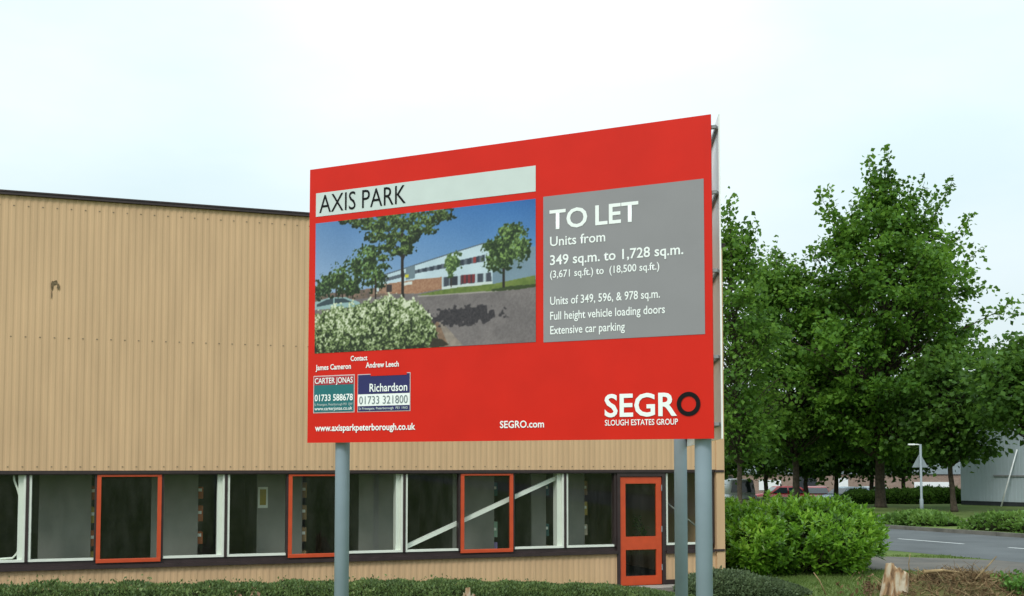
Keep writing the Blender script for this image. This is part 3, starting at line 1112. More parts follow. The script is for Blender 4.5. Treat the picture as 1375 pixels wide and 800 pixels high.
    put((abs(A - (.416 - (.33 - B) * .3)) < .003) & (B > .12) & (B < .33), (42, 36, 32))
    for cx, cy, rx, ry in ((.16, .008, .035, .02), (.25, .035, .07, .035), (.30, .075, .065, .05), (.35, .02, .06, .04), (.31, .15, .05, .05), (.40, .07, .06, .06), (.47, .03, .06, .045),
                           (.53, .07, .055, .05), (.58, .02, .05, .03), (.61, .06, .035, .03), (.48, .13, .05, .04), (.385, .17, .045, .05), (.35, .24, .04, .035), (.445, .20, .04, .035),
                           (.44, .275, .035, .035), (.54, .145, .035, .03), (.33, .315, .035, .022), (.395, .28, .03, .03)):
        crown(cx, cy, rx * 1.12, ry * 1.12, (22, 34, 16), (92, 112, 58), 1.05, 1.5)
    put((abs(A - .867) < .005) & (B > .40) & (B < .606), (40, 34, 30))
    for cx, cy, rx, ry in ((.877, .34, .075, .10), (.85, .40, .058, .08), (.91, .26, .055, .08), (.83, .32, .045, .06), (.93, .36, .04, .08), (.88, .21, .04, .045), (.95, .30, .025, .04), (.80, .30, .02, .03)):
        crown(cx, cy, rx * 1.1, ry * 1.1, (28, 46, 20), (104, 128, 68), 1.05, 1.3)
    put((abs(A - .640) < .0025) & (B > .42) & (B < .575), (60, 50, 42))
    crown(.648, .385, .036, .065, (48, 70, 36), (124, 148, 88), .9, 1.7)
    crown(.640, .45, .027, .05, (48, 70, 36), (124, 148, 88), .9, 1.7)
    # variegated hedge in the front
    edge = np.interp(A, [0, .08, .15, .23, .33, .42, .49, .53, .555, .575, .60], [.685, .66, .652, .628, .605, .632, .655, .73, .80, .88, 1.02])
    m = B + (n2 - .5) * .07 + (n1 - .5) * .06 > edge
    m &= A < .63
    blot = vnoise(rs, 110, 44, A, B) * .6 + fine * .5 + (med2 - .5) * .5
    shade = np.clip((B - .72) / .28, 0, 1)
    bl2 = (n1 - .5) * .9 + (n2 - .5) * .7 + (n3 - .5) * .8
    hl = .62 + bl2 - shade * .42
    hc = np.where((hl < .5)[..., None], mix((26, 38, 18), (112, 132, 76), hl * 2), mix((112, 132, 76), (226, 230, 204), hl * 2 - 1))
    over(hc, np.where(m, .92, 0))
    put(inside([(0.56, 0.93), (0.60, 0.945), (0.63, 0.985), (0.60, 1.0), (0.54, 1.0)]), (56, 50, 40))
    K = C.copy()                       # the soft grain of a printed enlargement
    for dx_, dy_ in ((1, 0), (-1, 0), (0, 1), (0, -1)):
        K += np.roll(C, (dy_, dx_), (0, 1))
    K[1:-1, 1:-1] /= 5
    C[1:-1, 1:-1] = K[1:-1, 1:-1] + ((n3 - .5) * 7)[1:-1, 1:-1, None]
    C[:] = np.clip(C, 0, 255)
    V = np.stack([0.070 + A * 2.145, np.full_like(A, -0.0035), Z0 + 1.958 - B * 1.166], -1).reshape(-1, 3)
    idx = np.arange(nx * ny).reshape(ny, nx)
    F = np.stack([idx[1:, :-1], idx[1:, 1:], idx[:-1, 1:], idx[:-1, :-1]], -1).reshape(-1, 4)
    me = bpy.data.meshes.new('printed_photo')
    nf = len(F)
    me.vertices.add(len(V))
    me.vertices.foreach_set('co', V.ravel())
    me.loops.add(nf * 4)
    me.loops.foreach_set('vertex_index', F.ravel().astype(np.int32))
    me.polygons.add(nf)
    me.polygons.foreach_set('loop_start', (np.arange(nf) * 4).astype(np.int32))
    me.update(calc_edges=True)
    at = me.color_attributes.new('ink', 'FLOAT_COLOR', 'POINT')
    rgb = s2l(C.reshape(-1, 3)) * 0.88
    at.data.foreach_set('color', np.concatenate([rgb, np.ones((len(rgb), 1))], 1).astype(np.float32).ravel())
    m_, nt, b = nodes_of('printed_ink')
    a_ = nt.nodes.new('ShaderNodeAttribute')
    a_.attribute_name = 'ink'
    nt.links.new(a_.outputs['Color'], b.inputs['Base Color'])
    b.inputs['Roughness'].default_value = 0.42
    b.inputs['Specular IOR Level'].default_value = 0.35
    return link('printed_photo', me, m_, sign)


printed_photo()

# rails behind the front board, the second board of the V and its rails, posts
SIGN_RAILS = [Z0 + v for v in (0.11, 0.615, 1.265, 1.86, 2.36)]
bm = bmesh.new()
for z in SIGN_RAILS:
    box(bm, 0.02, SW + 0.035, 0.013, 0.045, z - 0.012, z + 0.012)
obj('rail', bm, M['steel_dark'], sign)
# second board, running back from the right-hand edge (local frame of the sign)
ang2 = math.atan2(0.996, 0.085) - SY
O2 = Vector((SW + 0.062, 0.03, 0))
D2 = Vector((math.cos(ang2), math.sin(ang2), 0))
N2 = Vector((-math.sin(ang2), math.cos(ang2), 0))      # towards the inside of the V


def quad_box(bm, o, d, n, l0, l1, t0, t1, z0, z1):
    r = []
    for z in (z0, z1):
        for l_, t_ in ((l0, t0), (l1, t0), (l1, t1), (l0, t1)):
            p = o + d * l_ + n * t_
            r.append(bm.verts.new((p.x, p.y, z)))
    for q in ((3, 2, 1, 0), (4, 5, 6, 7), (0, 1, 5, 4), (1, 2, 6, 5), (2, 3, 7, 6), (3, 0, 4, 7)):
        bm.faces.new([r[i] for i in q])


bm = bmesh.new()
quad_box(bm, O2, D2, N2, 0, SW, 0, 0.012, Z0, Z0 + SH)
bmesh.ops.recalc_face_normals(bm, faces=bm.faces)
obj('rear_panel', bm, M['alu'], sign)
bm = bmesh.new()
for z in SIGN_RAILS:
    quad_box(bm, O2, D2, N2, 0.03, SW - 0.02, 0.014, 0.035, z - 0.012, z + 0.012)
bmesh.ops.recalc_face_normals(bm, faces=bm.faces)
obj('rail', bm, M['steel_dark'], sign)


def post(u, d, r=0.0635):
    bm = bmesh.new()
    tube(bm, [(u, d, -0.3), (u, d, Z0 + 0.3), (u, d, Z0 + SH - 0.08)], [r, r, r], 32)
    obj('post', bm, M['post'], sign)


post(0.292, 0.12)
post(3.545, 0.12)
p3 = O2 + D2 * 3.42 + N2 * 0.078
post(p3.x, p3.y, 0.068)


# ------------------------------------------------------------------ hedges, bush
def mound_hedge(name, label, cat, pts, n, seed, mats, leaf, group=None, core=True, bumpy=0.8):
    """pts: (x, y, half_width, height) along the middle line; leaves stand all over the rounded surface"""
    rng = np.random.RandomState(seed)
    P = np.array(pts, float)
    root = thing(name, label, cat, (P[0, 0], P[0, 1], 0), 0, group)
    seg = np.linalg.norm(np.diff(P[:, :2], axis=0), axis=1)
    cum = np.concatenate([[0], np.cumsum(seg)])
    tt = rng.uniform(0, cum[-1], n)
    C = np.stack([np.interp(tt, cum, P[:, k]) for k in range(4)], 1)
    d = np.stack([np.gradient(P[:, 0], cum), np.gradient(P[:, 1], cum)], 1)
    dx, dy = np.interp(tt, cum, d[:, 0]), np.interp(tt, cum, d[:, 1])
    ln = np.hypot(dx, dy)
    nx_, ny_ = -dy / ln, dx / ln
    a = rng.uniform(0, math.pi, n)
    lump = 1 + bumpy * (0.05 * np.sin(tt * 1.3 + 1.3) + 0.05 * np.sin(tt * 5.3 + a * 2) + 0.05 * np.sin(tt * 11 + a * 5))
    rr = lump * (1 - np.abs(rng.normal(0, 0.07, n)))
    rr = rr * np.where(rng.rand(n) < .03, rng.uniform(1.02, 1.22, n), 1)      # stray shoots
    ce, se = np.cos(a), np.sin(a)
    px_ = C[:, 0] + nx_ * C[:, 2] * ce * rr
    py_ = C[:, 1] + ny_ * C[:, 2] * ce * rr
    pz_ = C[:, 3] * np.power(se, 0.75) * rr
    pos = np.stack([px_ - P[0, 0], py_ - P[0, 1], pz_], 1)
    outw = np.stack([nx_ * ce, ny_ * ce, se + 0.25], 1)
    dirs = rand_dirs(rng, n) * 0.9 + outw
    nr = rand_dirs(rng, n, 0.5)
    L = rng.uniform(leaf * .6, leaf * 1.3, n)
    leaf_object('foliage', pos, dirs, nr, L, L * .55, mats, root)
    if core:                            # dense twiggy inside
        bm = bmesh.new()
        rows = []
        for s_ in np.linspace(0, cum[-1], 60):
            c = [np.interp(s_, cum, P[:, k]) for k in range(4)]
            ddx, ddy = np.interp(s_, cum, d[:, 0]), np.interp(s_, cum, d[:, 1])
            q = math.hypot(ddx, ddy)
            row = []
            for a_ in np.linspace(0, math.pi, 13):
                f = 0.88 * (1 + bumpy * (0.05 * math.sin(s_ * 1.3 + 1.3) + 0.05 * math.sin(s_ * 5.3 + a_ * 2)))
                row.append(bm.verts.new((c[0] - P[0, 0] - ddy / q * c[2] * math.cos(a_) * f, c[1] - P[0, 1] + ddx / q * c[2] * math.cos(a_) * f, c[3] * max(0, math.sin(a_)) ** .75 * f - 0.02)))
            rows.append(row)
        for i in range(len(rows) - 1):
            for j in range(12):
                bm.faces.new((rows[i][j], rows[i + 1][j], rows[i + 1][j + 1], rows[i][j + 1]))
        bmesh.ops.recalc_face_normals(bm, faces=bm.faces)
        obj('branches', bm, M['soil_core'], root, smooth=True)
    return root


hp = []
for s, d, hw, h in ((-8.5, -1.7, 1.25, .70), (-3, -1.7, 1.25, .68), (-0.5, -1.7, 1.25, .66), (2, -1.7, 1.25, .585), (4, -1.7, 1.25, .57), (5.5, -1.7, 1.25, .50), (7.2, -1.7, 1.25, .45),
                    (8.3, -1.75, 1.25, .385), (9.2, -1.8, 1.2, .33), (9.9, -1.85, 1.05, .25), (10.35, -1.95, 0.8, .15), (10.7, -2.05, 0.4, .05)):
    p = bw(s, d)
    hp.append((p.x, p.y, hw, max(.03, h - .10)))
mound_hedge('low_hedge', 'long low dark green hedge in front of the beige building', 'hedge', hp, 85000, 3, M['hedge'], 0.048)
mound_hedge('low_shrub', 'low grey green spreading shrub at the right corner of the building', 'shrub',
            [(2.85, 18.75, .35, .08), (3.05, 18.75, .75, .26), (3.5, 18.75, .95, .36), (4.0, 18.8, 1.0, .34), (4.5, 18.85, .8, .24), (4.85, 18.9, .55, .13), (5.1, 18.95, .25, .03)], 16000, 8, M['hedge_blue'], 0.055)


def laurel():
    rng = np.random.RandomState(21)
    root = thing('laurel_bush', 'large bright green laurel bush beside the corner of the beige building', 'bush', (5.9, 22.9, 0))
    lobes = [(-0.1, 0.0, 0.74, 1.85, 1.55, 0.84), (-1.6, 0.3, 0.80, 1.1, 1.3, 0.76), (1.0, 0.3, 0.72, 0.98, 1.35, 0.78), (-0.9, -0.9, 0.55, 0.9, 0.8, 0.62), (0.6, -0.6, 0.7, 0.95, 0.9, 0.78), (0.1, -0.2, 0.9, 1.0, 0.9, 0.62), (-2.3, 0.9, 0.72, 0.9, 1.0, 0.72)]
    Ps, Ds, Ns, Ls = [], [], [], []
    bm = bmesh.new()
    n_shoot = 2600
    for i in range(n_shoot):
        lb = lobes[rng.randint(len(lobes))]
        v = rand_dirs(rng, 1, 0.25)[0]
        c = np.array(lb[:3])
        rad = np.array(lb[3:])
        f = rng.uniform(.80, 1.04) * (1 + 0.06 * math.sin(v[0] * 7 + i % 3))
        tip = c + v * rad * f
        if tip[2] < 0.06:
            tip[2] = rng.uniform(0.05, 0.2)
        ins = 0
        for l2 in lobes:
            if l2 is not lb and np.sum(((tip - np.array(l2[:3])) / (np.array(l2[3:]) * .82)) ** 2) < 1:
                ins = 1
        if ins and rng.rand() < .75:
            continue
        ax = v * np.array([.8, .8, .5]) + np.array([0, 0, .75]) + rng.normal(0, .22, 3)
        ax /= np.linalg.norm(ax)
        ln = rng.uniform(.16, .34)
        nl = rng.randint(11, 19)
        for j in range(nl):
            q = j / nl
            az = j * 2.4 + rng.uniform(-.4, .4)
            e1 = np.cross(ax, [0.3, .2, 1.0])
            e1 /= np.linalg.norm(e1) + 1e-6
            e2 = np.cross(ax, e1)
            rad_d = e1 * math.cos(az) + e2 * math.sin(az)
            dirn = rad_d * (1.0 - .55 * q) + ax * (.25 + .9 * q)
            Ps.append(tip - ax * ln * (1 - q))
            Ds.append(dirn)
            Ns.append(ax - rad_d * .3 + rng.normal(0, .15, 3))
            Ls.append(rng.uniform(.11, .19) * (1.0 - .2 * q))
        if i % 3 == 0:
            b0 = np.array([tip[0] * .35, tip[1] * .35, 0.0])
            mid = (b0 + tip) / 2 + np.array([tip[0], tip[1], 0]) * .12
            tube(bm, [b0, mid, tip - ax * .1], [.018, .012, .006], 4, cap=False)
    Ls = np.array(Ls)
    leaf_object('foliage', np.array(Ps), np.array(Ds), np.array(Ns), Ls, Ls * .48, M['laurel'], root, fold=.16)
    obj('branches', bm, M['stem'], root)


laurel()


# ------------------------------------------------------------------ trees
def tree(name, label, x, y, prof, trunk_r, seed, n_cl, per, leaf, mats, group, cx=0.0, cy=0.0, trunk_top=None, clump_r=0.42, lean=0.0, bark=None, hollow=0.25, leaders=()):
    """prof: (height, radius) pairs of the crown; clusters of leaves fill it, each on a branch that leaves the trunk lower down"""
    rng = np.random.RandomState(seed)
    gz0 = gzxy(x, y)
    root = thing(name, label, 'tree', (x, y, gz0), 0, group)
    pz = np.array([p[0] for p in prof]) - gz0
    pr = np.array([p[1] for p in prof])
    zt = trunk_top or pz[-1] - .3
    bm = bmesh.new()
    npt = 14
    wob = np.cumsum(rng.normal(0, .035, (npt, 2)), axis=0)
    tz = np.linspace(0, zt, npt)

    def trunk_at(z):
        k = np.clip(z / zt, 0, 1)
        return np.array([np.interp(z, tz, wob[:, 0]) + cx * k ** 1.3 + lean * k, np.interp(z, tz, wob[:, 1]) + cy * k ** 1.3, z])

    def trunk_rad(z):
        k = np.clip(z / zt, 0, 1)
        return trunk_r * ((1 - k) ** .9 * .9 + .06) + trunk_r * .35 * math.exp(-z * 4)

    tube(bm, [trunk_at(z) for z in [0, .12, .3] + list(tz[1:])], [trunk_rad(z) for z in [0, .12, .3] + list(tz[1:])], 10)
    w = pr ** 1.6 + .02
    zz = np.linspace(pz[0], pz[-1], 200)
    ww = np.interp(zz, pz, w)
    cdf = np.cumsum(ww) / ww.sum()
    Ps, Ds, Ns, Ls = [], [], [], []
    for i in range(n_cl):
        z = np.interp(rng.rand(), cdf, zz)
        r_env = np.interp(z, pz, pr)
        az = i * 2.39996 + rng.uniform(-.5, .5)
        lobes = 1 + .18 * math.sin(az * 3 + seed + z * .7) + .14 * math.sin(az * 5 + z * 1.7)
        rr = r_env * lobes * math.sqrt(rng.uniform(hollow, 1.0)) * (rng.uniform(1.0, 1.25) if rng.rand() < .18 else 1)
        c0 = trunk_at(min(z, zt))
        cen = np.array([c0[0] + rr * math.cos(az), c0[1] + rr * math.sin(az), z])
        z_b = max(pz[0] * .9, z - rr * rng.uniform(.55, .95) - .3)
        b0 = trunk_at(min(z_b, zt * .97))
        if rr > .25:
            mid = b0 * .45 + cen * .55 + np.array([0, 0, .10 * rr])
            r0 = min(trunk_rad(z_b) * .5, .016 + .012 * rr)
            tube(bm, [b0, b0 * .7 + mid * .3 + np.array([0, 0, .03 * rr]), mid, cen], [r0, r0 * .8, r0 * .55, .008], 5, cap=False)
        m = int(per * rng.uniform(.6, 1.4))
        sc = clump_r * rng.uniform(.65, 1.25)
        out = np.array([math.cos(az), math.sin(az), .35])
        off = rng.normal(0, 1, (m, 3)) * np.array([sc, sc, sc * .62])
        along = rng.uniform(-.9, .35, m)[:, None] * out[None] * sc * 1.3
        Ps.append(cen + off + along)
        Ds.append(rand_dirs(rng, m, -.35) + out * .5)
        Ns.append(rand_dirs(rng, m, 1.4))
        Ls.append(rng.uniform(leaf * .6, leaf * 1.25, m))
    for lx, ly, lz, ln in leaders:      # leading shoots that stand up out of the crown
        tip = np.array([lx, ly, lz - gz0])
        b0 = trunk_at(max(pz[0], tip[2] - ln * 1.5))
        foot = b0 * .45 + tip * .55 - np.array([0, 0, ln * .35])
        tube(bm, [b0, foot, tip], [.05, .03, .008], 5, cap=False)
        for k in np.linspace(0, 1, int(4 + ln * 2.2)):
            cen = tip + (foot - tip) * k
            sc = .10 + .26 * k ** .8
            m = int(10 + 34 * k)
            Ps.append(cen + rng.normal(0, 1, (m, 3)) * np.array([sc, sc, .22]) + rng.normal(0, .10, 3))
            Ds.append(rand_dirs(rng, m, -.2))
            Ns.append(rand_dirs(rng, m, 1.2))
            Ls.append(rng.uniform(leaf * .7, leaf * 1.3, m))
    Ls = np.concatenate(Ls)
    obj('trunk', bm, bark or M['bark'], root)
    leaf_object('crown', np.concatenate(Ps), np.concatenate(Ds), np.concatenate(Ns), Ls, Ls * .85, mats, root, fold=.1)
    return root


tree('maple_tree', 'tall full maple with a pointed top, the biggest tree, right of the billboard', 18.35, 53.9,
     [(2.7, 1.6), (3.6, 3.2), (5.2, 4.2), (7.0, 4.6), (9.2, 4.6), (11.0, 3.9), (12.4, 3.4), (13.6, 2.7), (14.6, 1.9), (15.8, 1.1), (16.8, .6), (17.4, .3)],
     .25, 4, 480, 92, .245, M['maple'], 'trees beyond the road', cx=.5, clump_r=.36,
     leaders=[(.7, 0, 18.1, 3.2), (-.45, -.4, 17.7, 3.0), (-2.95, -.5, 15.7, 2.6), (-2.35, .5, 16.1, 2.4), (3.85, -.3, 16.6, 3.0), (3.2, .8, 16.0, 2.4), (4.9, .2, 14.8, 2.4), (2.2, -.8, 16.3, 2.6),
              (5.1, -.6, 13.1, 2.0), (5.7, .3, 9.6, 1.8), (-1.3, -1.4, 15.2, 2.6), (1.0, -1.8, 14.6, 2.4), (.9, 1.2, 16.4, 2.6), (-3.0, .6, 12.9, 2.2), (-2.2, -2.0, 12.6, 2.2), (2.9, -2.2, 13.0, 2.4)])
tree('young_tree', 'smaller dark tree with a bare trunk in front of the grey shed', 20.0, 49.0,
     [(2.3, .7), (2.9, 1.5), (3.8, 2.0), (5.0, 2.0), (6.4, 1.5), (7.6, .6)], .14, 9, 150, 56, .25, M['maple_dark'], 'trees beyond the road', cx=-.35, clump_r=.36)
tree('broad_tree', 'rounded mid green tree between the tallest tree and the one beside the sign', 14.6, 55.5,
     [(2.7, 1.2), (4.2, 2.5), (6.5, 2.9), (9.0, 2.7), (11.0, 2.0), (12.6, 1.2), (13.4, .4)], .19, 15, 215, 86, .235, M['maple_pale'], 'trees beyond the road', cx=-.5, clump_r=.36, leaders=[(-1.0, 0, 13.6, 2.4), (-2.2, .3, 12.6, 2.2), (.6, -.4, 12.9, 2.2), (1.6, .2, 11.6, 2.0), (-.3, -.9, 12.6, 2.0)])
tree('slender_tree', 'tall loose tree just right of the building corner, sky showing through', 10.1, 48.0,
     [(2.4, .7), (3.6, 1.6), (6.5, 2.0), (9.5, 1.7), (11.4, .88), (12.6, .6), (13.4, .2)], .12, 23, 210, 36, .23, M['maple_pale'], 'trees beyond the road', cx=-.2, clump_r=.40,
     leaders=[(-.3, 0, 14.2, 2.4), (-1.0, .2, 13.2, 2.0), (.6, -.2, 13.0, 2.0), (1.0, .2, 11.6, 1.8), (-.4, -.6, 12.6, 2.0)])
tree('edge_tree', 'dark tree at the right edge of the picture overhanging the grey shed', 21.4, 44.0,
     [(3.3, .8), (3.9, 1.8), (4.9, 2.2), (6.0, 1.9), (7.1, 1.2), (7.7, .4)], .15, 31, 150, 56, .25, M['maple_dark'], 'trees beyond the road', clump_r=.42)
far_t = [(18.0, 66.0, 6.6, 2.3, 'thin car park tree standing behind the silver car'), (19.9, 66.5, 7.4, 2.6, 'car park tree standing left of the tallest trunk, right of the silver car'),
         (21.9, 66.0, 7.0, 2.5, 'car park tree whose trunk shows just left of the tallest tree'), (24.0, 66.5, 6.8, 2.4, 'car park tree whose thin trunk shows right of the tallest tree'),
         (15.6, 66.5, 7.6, 2.6, 'car park tree behind the middle of the laurel bush'), (12.6, 65.0, 6.8, 2.2, 'car park tree behind the left end of the laurel bush')]
for i, (x, y, h, r, lb) in enumerate(far_t):
    tree('car_park_tree', lb, x, y, [(1.75, r * .5), (2.5, r * .9), (3.8, r), (5.0, r * .85), (h - .8, r * .5), (h, .3)], .15, 40 + i, 110, 44, .30, M['maple_dark'], 'trees in the far car park', clump_r=.5)

# ------------------------------------------------------------------ beyond the road
# grey shed
sx, sy = 23.95, 57.75
sdir = math.atan2(54.82 - 57.75, 25.9 - 23.95)
shed = thing('grey_shed', 'pale blue grey metal clad shed behind the trees at right', 'building', (sx, sy, 0), sdir)
bm = bmesh.new()
xs = []
n = 150
for i in range(n):
    for f, d in ((0, 0), (.7, 0), (.75, .012), (.95, .012)):
        xs.append(((i + f) * .2, d))
lo = [bm.verts.new((x, d, .32)) for x, d in xs]
hi = [bm.verts.new((x, d, 6.2)) for x, d in xs]
for i in range(len(xs) - 1):
    bm.faces.new((lo[i], lo[i + 1], hi[i + 1], hi[i]))
obj('wall_cladding', bm, M['shed'], shed)
bm = bmesh.new()
box(bm, 0.0, 29.95, .06, 18, -.9, 6.15)
obj('wall', bm, M['shed'], shed)
bm = bmesh.new()
box(bm, -.03, 30, .035, .058, -.2, .318)
obj('base_strip', bm, M['dark'], shed)
bm = bmesh.new()
box(bm, -.06, 30.05, -.05, 18.05, 6.2, 6.35)
obj('roof', bm, M['galv'], shed)
bm = bmesh.new()
box(bm, 1.9, 6.5, -.06, -.005, 1.62, 1.70)
obj('wall_rail', bm, M['steel_dark'], shed)
bm = bmesh.new()
tube(bm, [(0, -.75, 0), (.55, -.12, 2.9)], [.035, .035], 8)
o = obj('white_pole', bm, M['white'])
o.location = (sx + math.cos(sdir) * 2.75, sy + math.sin(sdir) * 2.75, .1)
o.rotation_euler = (0, 0, sdir)
tag(o, 'slim white pole leaning against the wall of the grey shed', 'pole')

# brick unit far behind the car park
bk = thing('brick_building', 'low brick building with a pale upper storey far behind the parked cars', 'building', (14.0, 84.5, -.65), R(-4))
bm = bmesh.new()
box(bm, 0, 26, 0, 14, 0, 2.15)
obj('wall', bm, M['brick'], bk)
bm = bmesh.new()
box(bm, -.1, 26.1, -.12, 14.1, 2.15, 3.6)
obj('upper_wall', bm, M['galv'], bk)
bm = bmesh.new()
box(bm, -.2, 26.2, -.2, 14.2, 3.6, 3.8)
obj('roof', bm, M['roof'], bk)
for a, b, z0, z1, c in ((5.2, 6.9, .9, 1.7, 'white'), (8.0, 9.6, .2, 2.0, 'dark'), (11.0, 12.0, .3, 1.9, 'white'), (17.0, 19.6, .85, 1.55, 'white'), (2.2, 3.2, .2, 2.0, 'dark')):
    bm = bmesh.new()
    box(bm, a, b, -.05, -.003, z0, z1)
    f = obj('window', bm, M[c], bk)


# cars in the far car park
def car(name, label, x, y, z, rz, paint, van=False, h=1.45):
    root = thing(name, label, 'van' if van else 'car', (x, y, z), rz, 'vehicles in the far car park')
    Lc, Wc = (4.9, 1.9) if van else (4.2, 1.7)
    if van:
        low = [(-.5, .35), (-.5, .9), (-.49, 1.0), (.30, 1.05), (.36, 1.0), (.48, .85), (.5, .6), (.5, .35)]
        up = [(-.49, 1.0), (-.48, h), (.18, h), (.30, 1.05)]
    else:
        low = [(-.5, .35), (-.5, .75), (-.46, .92), (.18, .95), (.34, .9), (.48, .76), (.5, .6), (.5, .35)]
        up = [(-.44, .93), (-.30, h - .04), (-.1, h), (.06, h - .03), (.22, .94)]

    def hull(prof, w0, w1, m, nm, parent, inset=0.0):
        bm = bmesh.new()
        ls = []
        zmin, zmax = min(p[1] for p in prof), max(p[1] for p in prof)
        for sgn in (-1, 1):
            ls.append([bm.verts.new((px_ * Lc, sgn * (w0 + (w1 - w0) * (pz_ - zmin) / (zmax - zmin)) / 2, pz_)) for px_, pz_ in prof])
        n = len(prof)
        for i in range(n):
            bm.faces.new((ls[0][i], ls[0][(i + 1) % n], ls[1][(i + 1) % n], ls[1][i]))
        bm.faces.new(ls[0])
        bm.faces.new(list(reversed(ls[1])))
        bmesh.ops.recalc_face_normals(bm, faces=bm.faces)
        bmesh.ops.bevel(bm, geom=list(bm.edges), offset=.05, segments=2, affect='EDGES')
        return obj(nm, bm, m, parent, smooth=True)

    hull(low, Wc, Wc * .97, paint, 'body', root)
    hull(up, Wc * .93, Wc * .76, paint, 'cabin', root)
    # glass: side windows, windscreen, rear window as slightly proud panels
    zt = h - .10
    for sgn in (-1, 1):
        bm = bmesh.new()
        zb = .98 if not van else 1.06

        def yy(zv):
            k = (zv - .93) / (h - .93)
            return sgn * (Wc * .93 + (Wc * .76 - Wc * .93) * k) / 2 + sgn * .004
        if van:
            segs = [((.05, zb), (.27, zb), (.18, zt), (.05, zt))]
        else:
            segs = [((-.36, zb), (-.10, zb), (-.10, zt), (-.28, zt)), ((-.08, zb), (.17, zb), (.04, zt), (-.08, zt))]
        for sg in segs:
            bm.faces.new([bm.verts.new((p * Lc, yy(q), q)) for p, q in sg])
        obj('side_window', bm, M['carglass'], root)
    fa, fb = ((.30, 1.05), (.18, h)) if van else ((.22, .94), (.06, h - .03))
    ra, rb = ((-.49, 1.0), (-.48, h)) if van else ((-.44, .93), (-.30, h - .04))
    for nm, (p0, p1), sg in (('windscreen', (fa, fb), 1), ('rear_window', (ra, rb), -1)):
        bm = bmesh.new()
        q = []
        for k, ww in ((.14, .84), (.86, .70)):
            X_ = (p0[0] + (p1[0] - p0[0]) * k) * Lc + sg * .012
            Z_ = p0[1] + (p1[1] - p0[1]) * k + .008
            q.append((X_, Wc * ww / 2, Z_))
        bm.faces.new([bm.verts.new(v) for v in ((q[0][0], -q[0][1], q[0][2]), q[0], q[1], (q[1][0], -q[1][1], q[1][2]))])
        obj(nm, bm, M['carglass'], root)
    for fx in (-.31, .31):
        for sgn in (-1, 1):
            bm = bmesh.new()
            tube(bm, [(fx * Lc, sgn * Wc * .40, .31), (fx * Lc, sgn * Wc * .50, .31)], [.31, .31], 20)
            wh = obj('wheel', bm, M['tyre'], root)
            bm = bmesh.new()
            tube(bm, [(fx * Lc, sgn * Wc * .50, .31), (fx * Lc, sgn * Wc * .508, .31)], [.18, .17], 16)
            obj('rim', bm, M['galv'], wh)
    for sgn in (-1, 1):
        bm = bmesh.new()
        box(bm, .47 * Lc, .496 * Lc, sgn * Wc * .30 - .16, sgn * Wc * .30 + .16, .58, .72, bev=.02)
        obj('headlight', bm, M['white'], root)
        bm = bmesh.new()
        box(bm, -.502 * Lc, -.48 * Lc, sgn * Wc * .36 - .1, sgn * Wc * .36 + .1, .62, .86, bev=.02)
        obj('tail_light', bm, M['red_frame'], root)
    return root


paints = {k_: mat(k_ + '_car_paint', v, .25, .6, var=.03) for k_, v in
          {'red': (.42, .03, .035), 'silver_blue': (.36, .45, .52), 'white': (.75, .77, .78), 'pale_grey': (.45, .48, .48), 'pink_red': (.50, .10, .10)}.items()}
car('parked_van', 'white van parked beyond the trees, right beside the building corner', 14.0, 70.0, -.645, R(100), paints['white'], van=True, h=1.95)
car('parked_car', 'dark red car parked among the far trees left of the others', 18.0, 73.0, -.645, R(185), paints['red'])
car('parked_car', 'pinkish red car parked left of the silver blue car', 20.3, 72.5, -.645, R(80), paints['pink_red'])
car('parked_car', 'silver blue hatchback parked behind the laurel bush', 21.6, 70.2, -.645, R(205), paints['silver_blue'])
car('parked_car', 'pale grey car parked right of the silver blue hatchback', 23.8, 72.2, -.645, R(95), paints['pale_grey'])

# clipped dark shrubs in front of the car park
for i, (px_, Y_, rw, h, lb) in enumerate([(21.6, 59.5, 1.7, .80, 'dark clipped shrub left of the big trunk, leftmost of the row'), (23.3, 60.0, 1.4, .88, 'dark clipped shrub in the middle of the row right of the big trunk'),
                                          (19.3, 59.5, 1.2, .70, 'dark clipped shrub seen over the right end of the laurel bush'), (24.6, 60.2, 1.1, .90, 'dark clipped shrub nearest the grey shed')]):
    z = gzxy(px_, Y_)
    o = mound_hedge('clipped_shrub', lb, 'shrub', [(px_ - rw, Y_, .3, .3), (px_ - rw * .7, Y_, .8, h * .85), (px_, Y_, 1.0, h), (px_ + rw * .7, Y_, .8, h * .85), (px_ + rw, Y_, .3, .3)], 5000, 60 + i, M['maple_dark'], .13, 'clipped shrubs along the far lawn')
    o.location.z = z


def cover_bed(pts, n, seed):
    o = mound_hedge('ground_cover', 'x', 'x', pts, n, seed, M['cover'], .16)
    o.location.z = .1
    del o['label'], o['category']
    o['kind'] = 'stuff'
    return o


def bed(t0, t1, o0, hw, h):
    q = [(t0, .3, .1), (t0 + .6, hw, h * .8), (t0 + 1.5, hw, h), ((t0 + t1) / 2, hw, h * .92), (t1 - 1.5, hw, h), (t1 - .6, hw, h * .9), (t1, .3, .1)]
    return [(*ot(o0, t), w, hh) for t, w, hh in q]


cover_bed(bed(-29.3, -27.0 + .4, 30.4, 1.1, .42), 2500, 71)
cover_bed(bed(-25.8, -4, 30.7, 1.45, .52), 11000, 72)

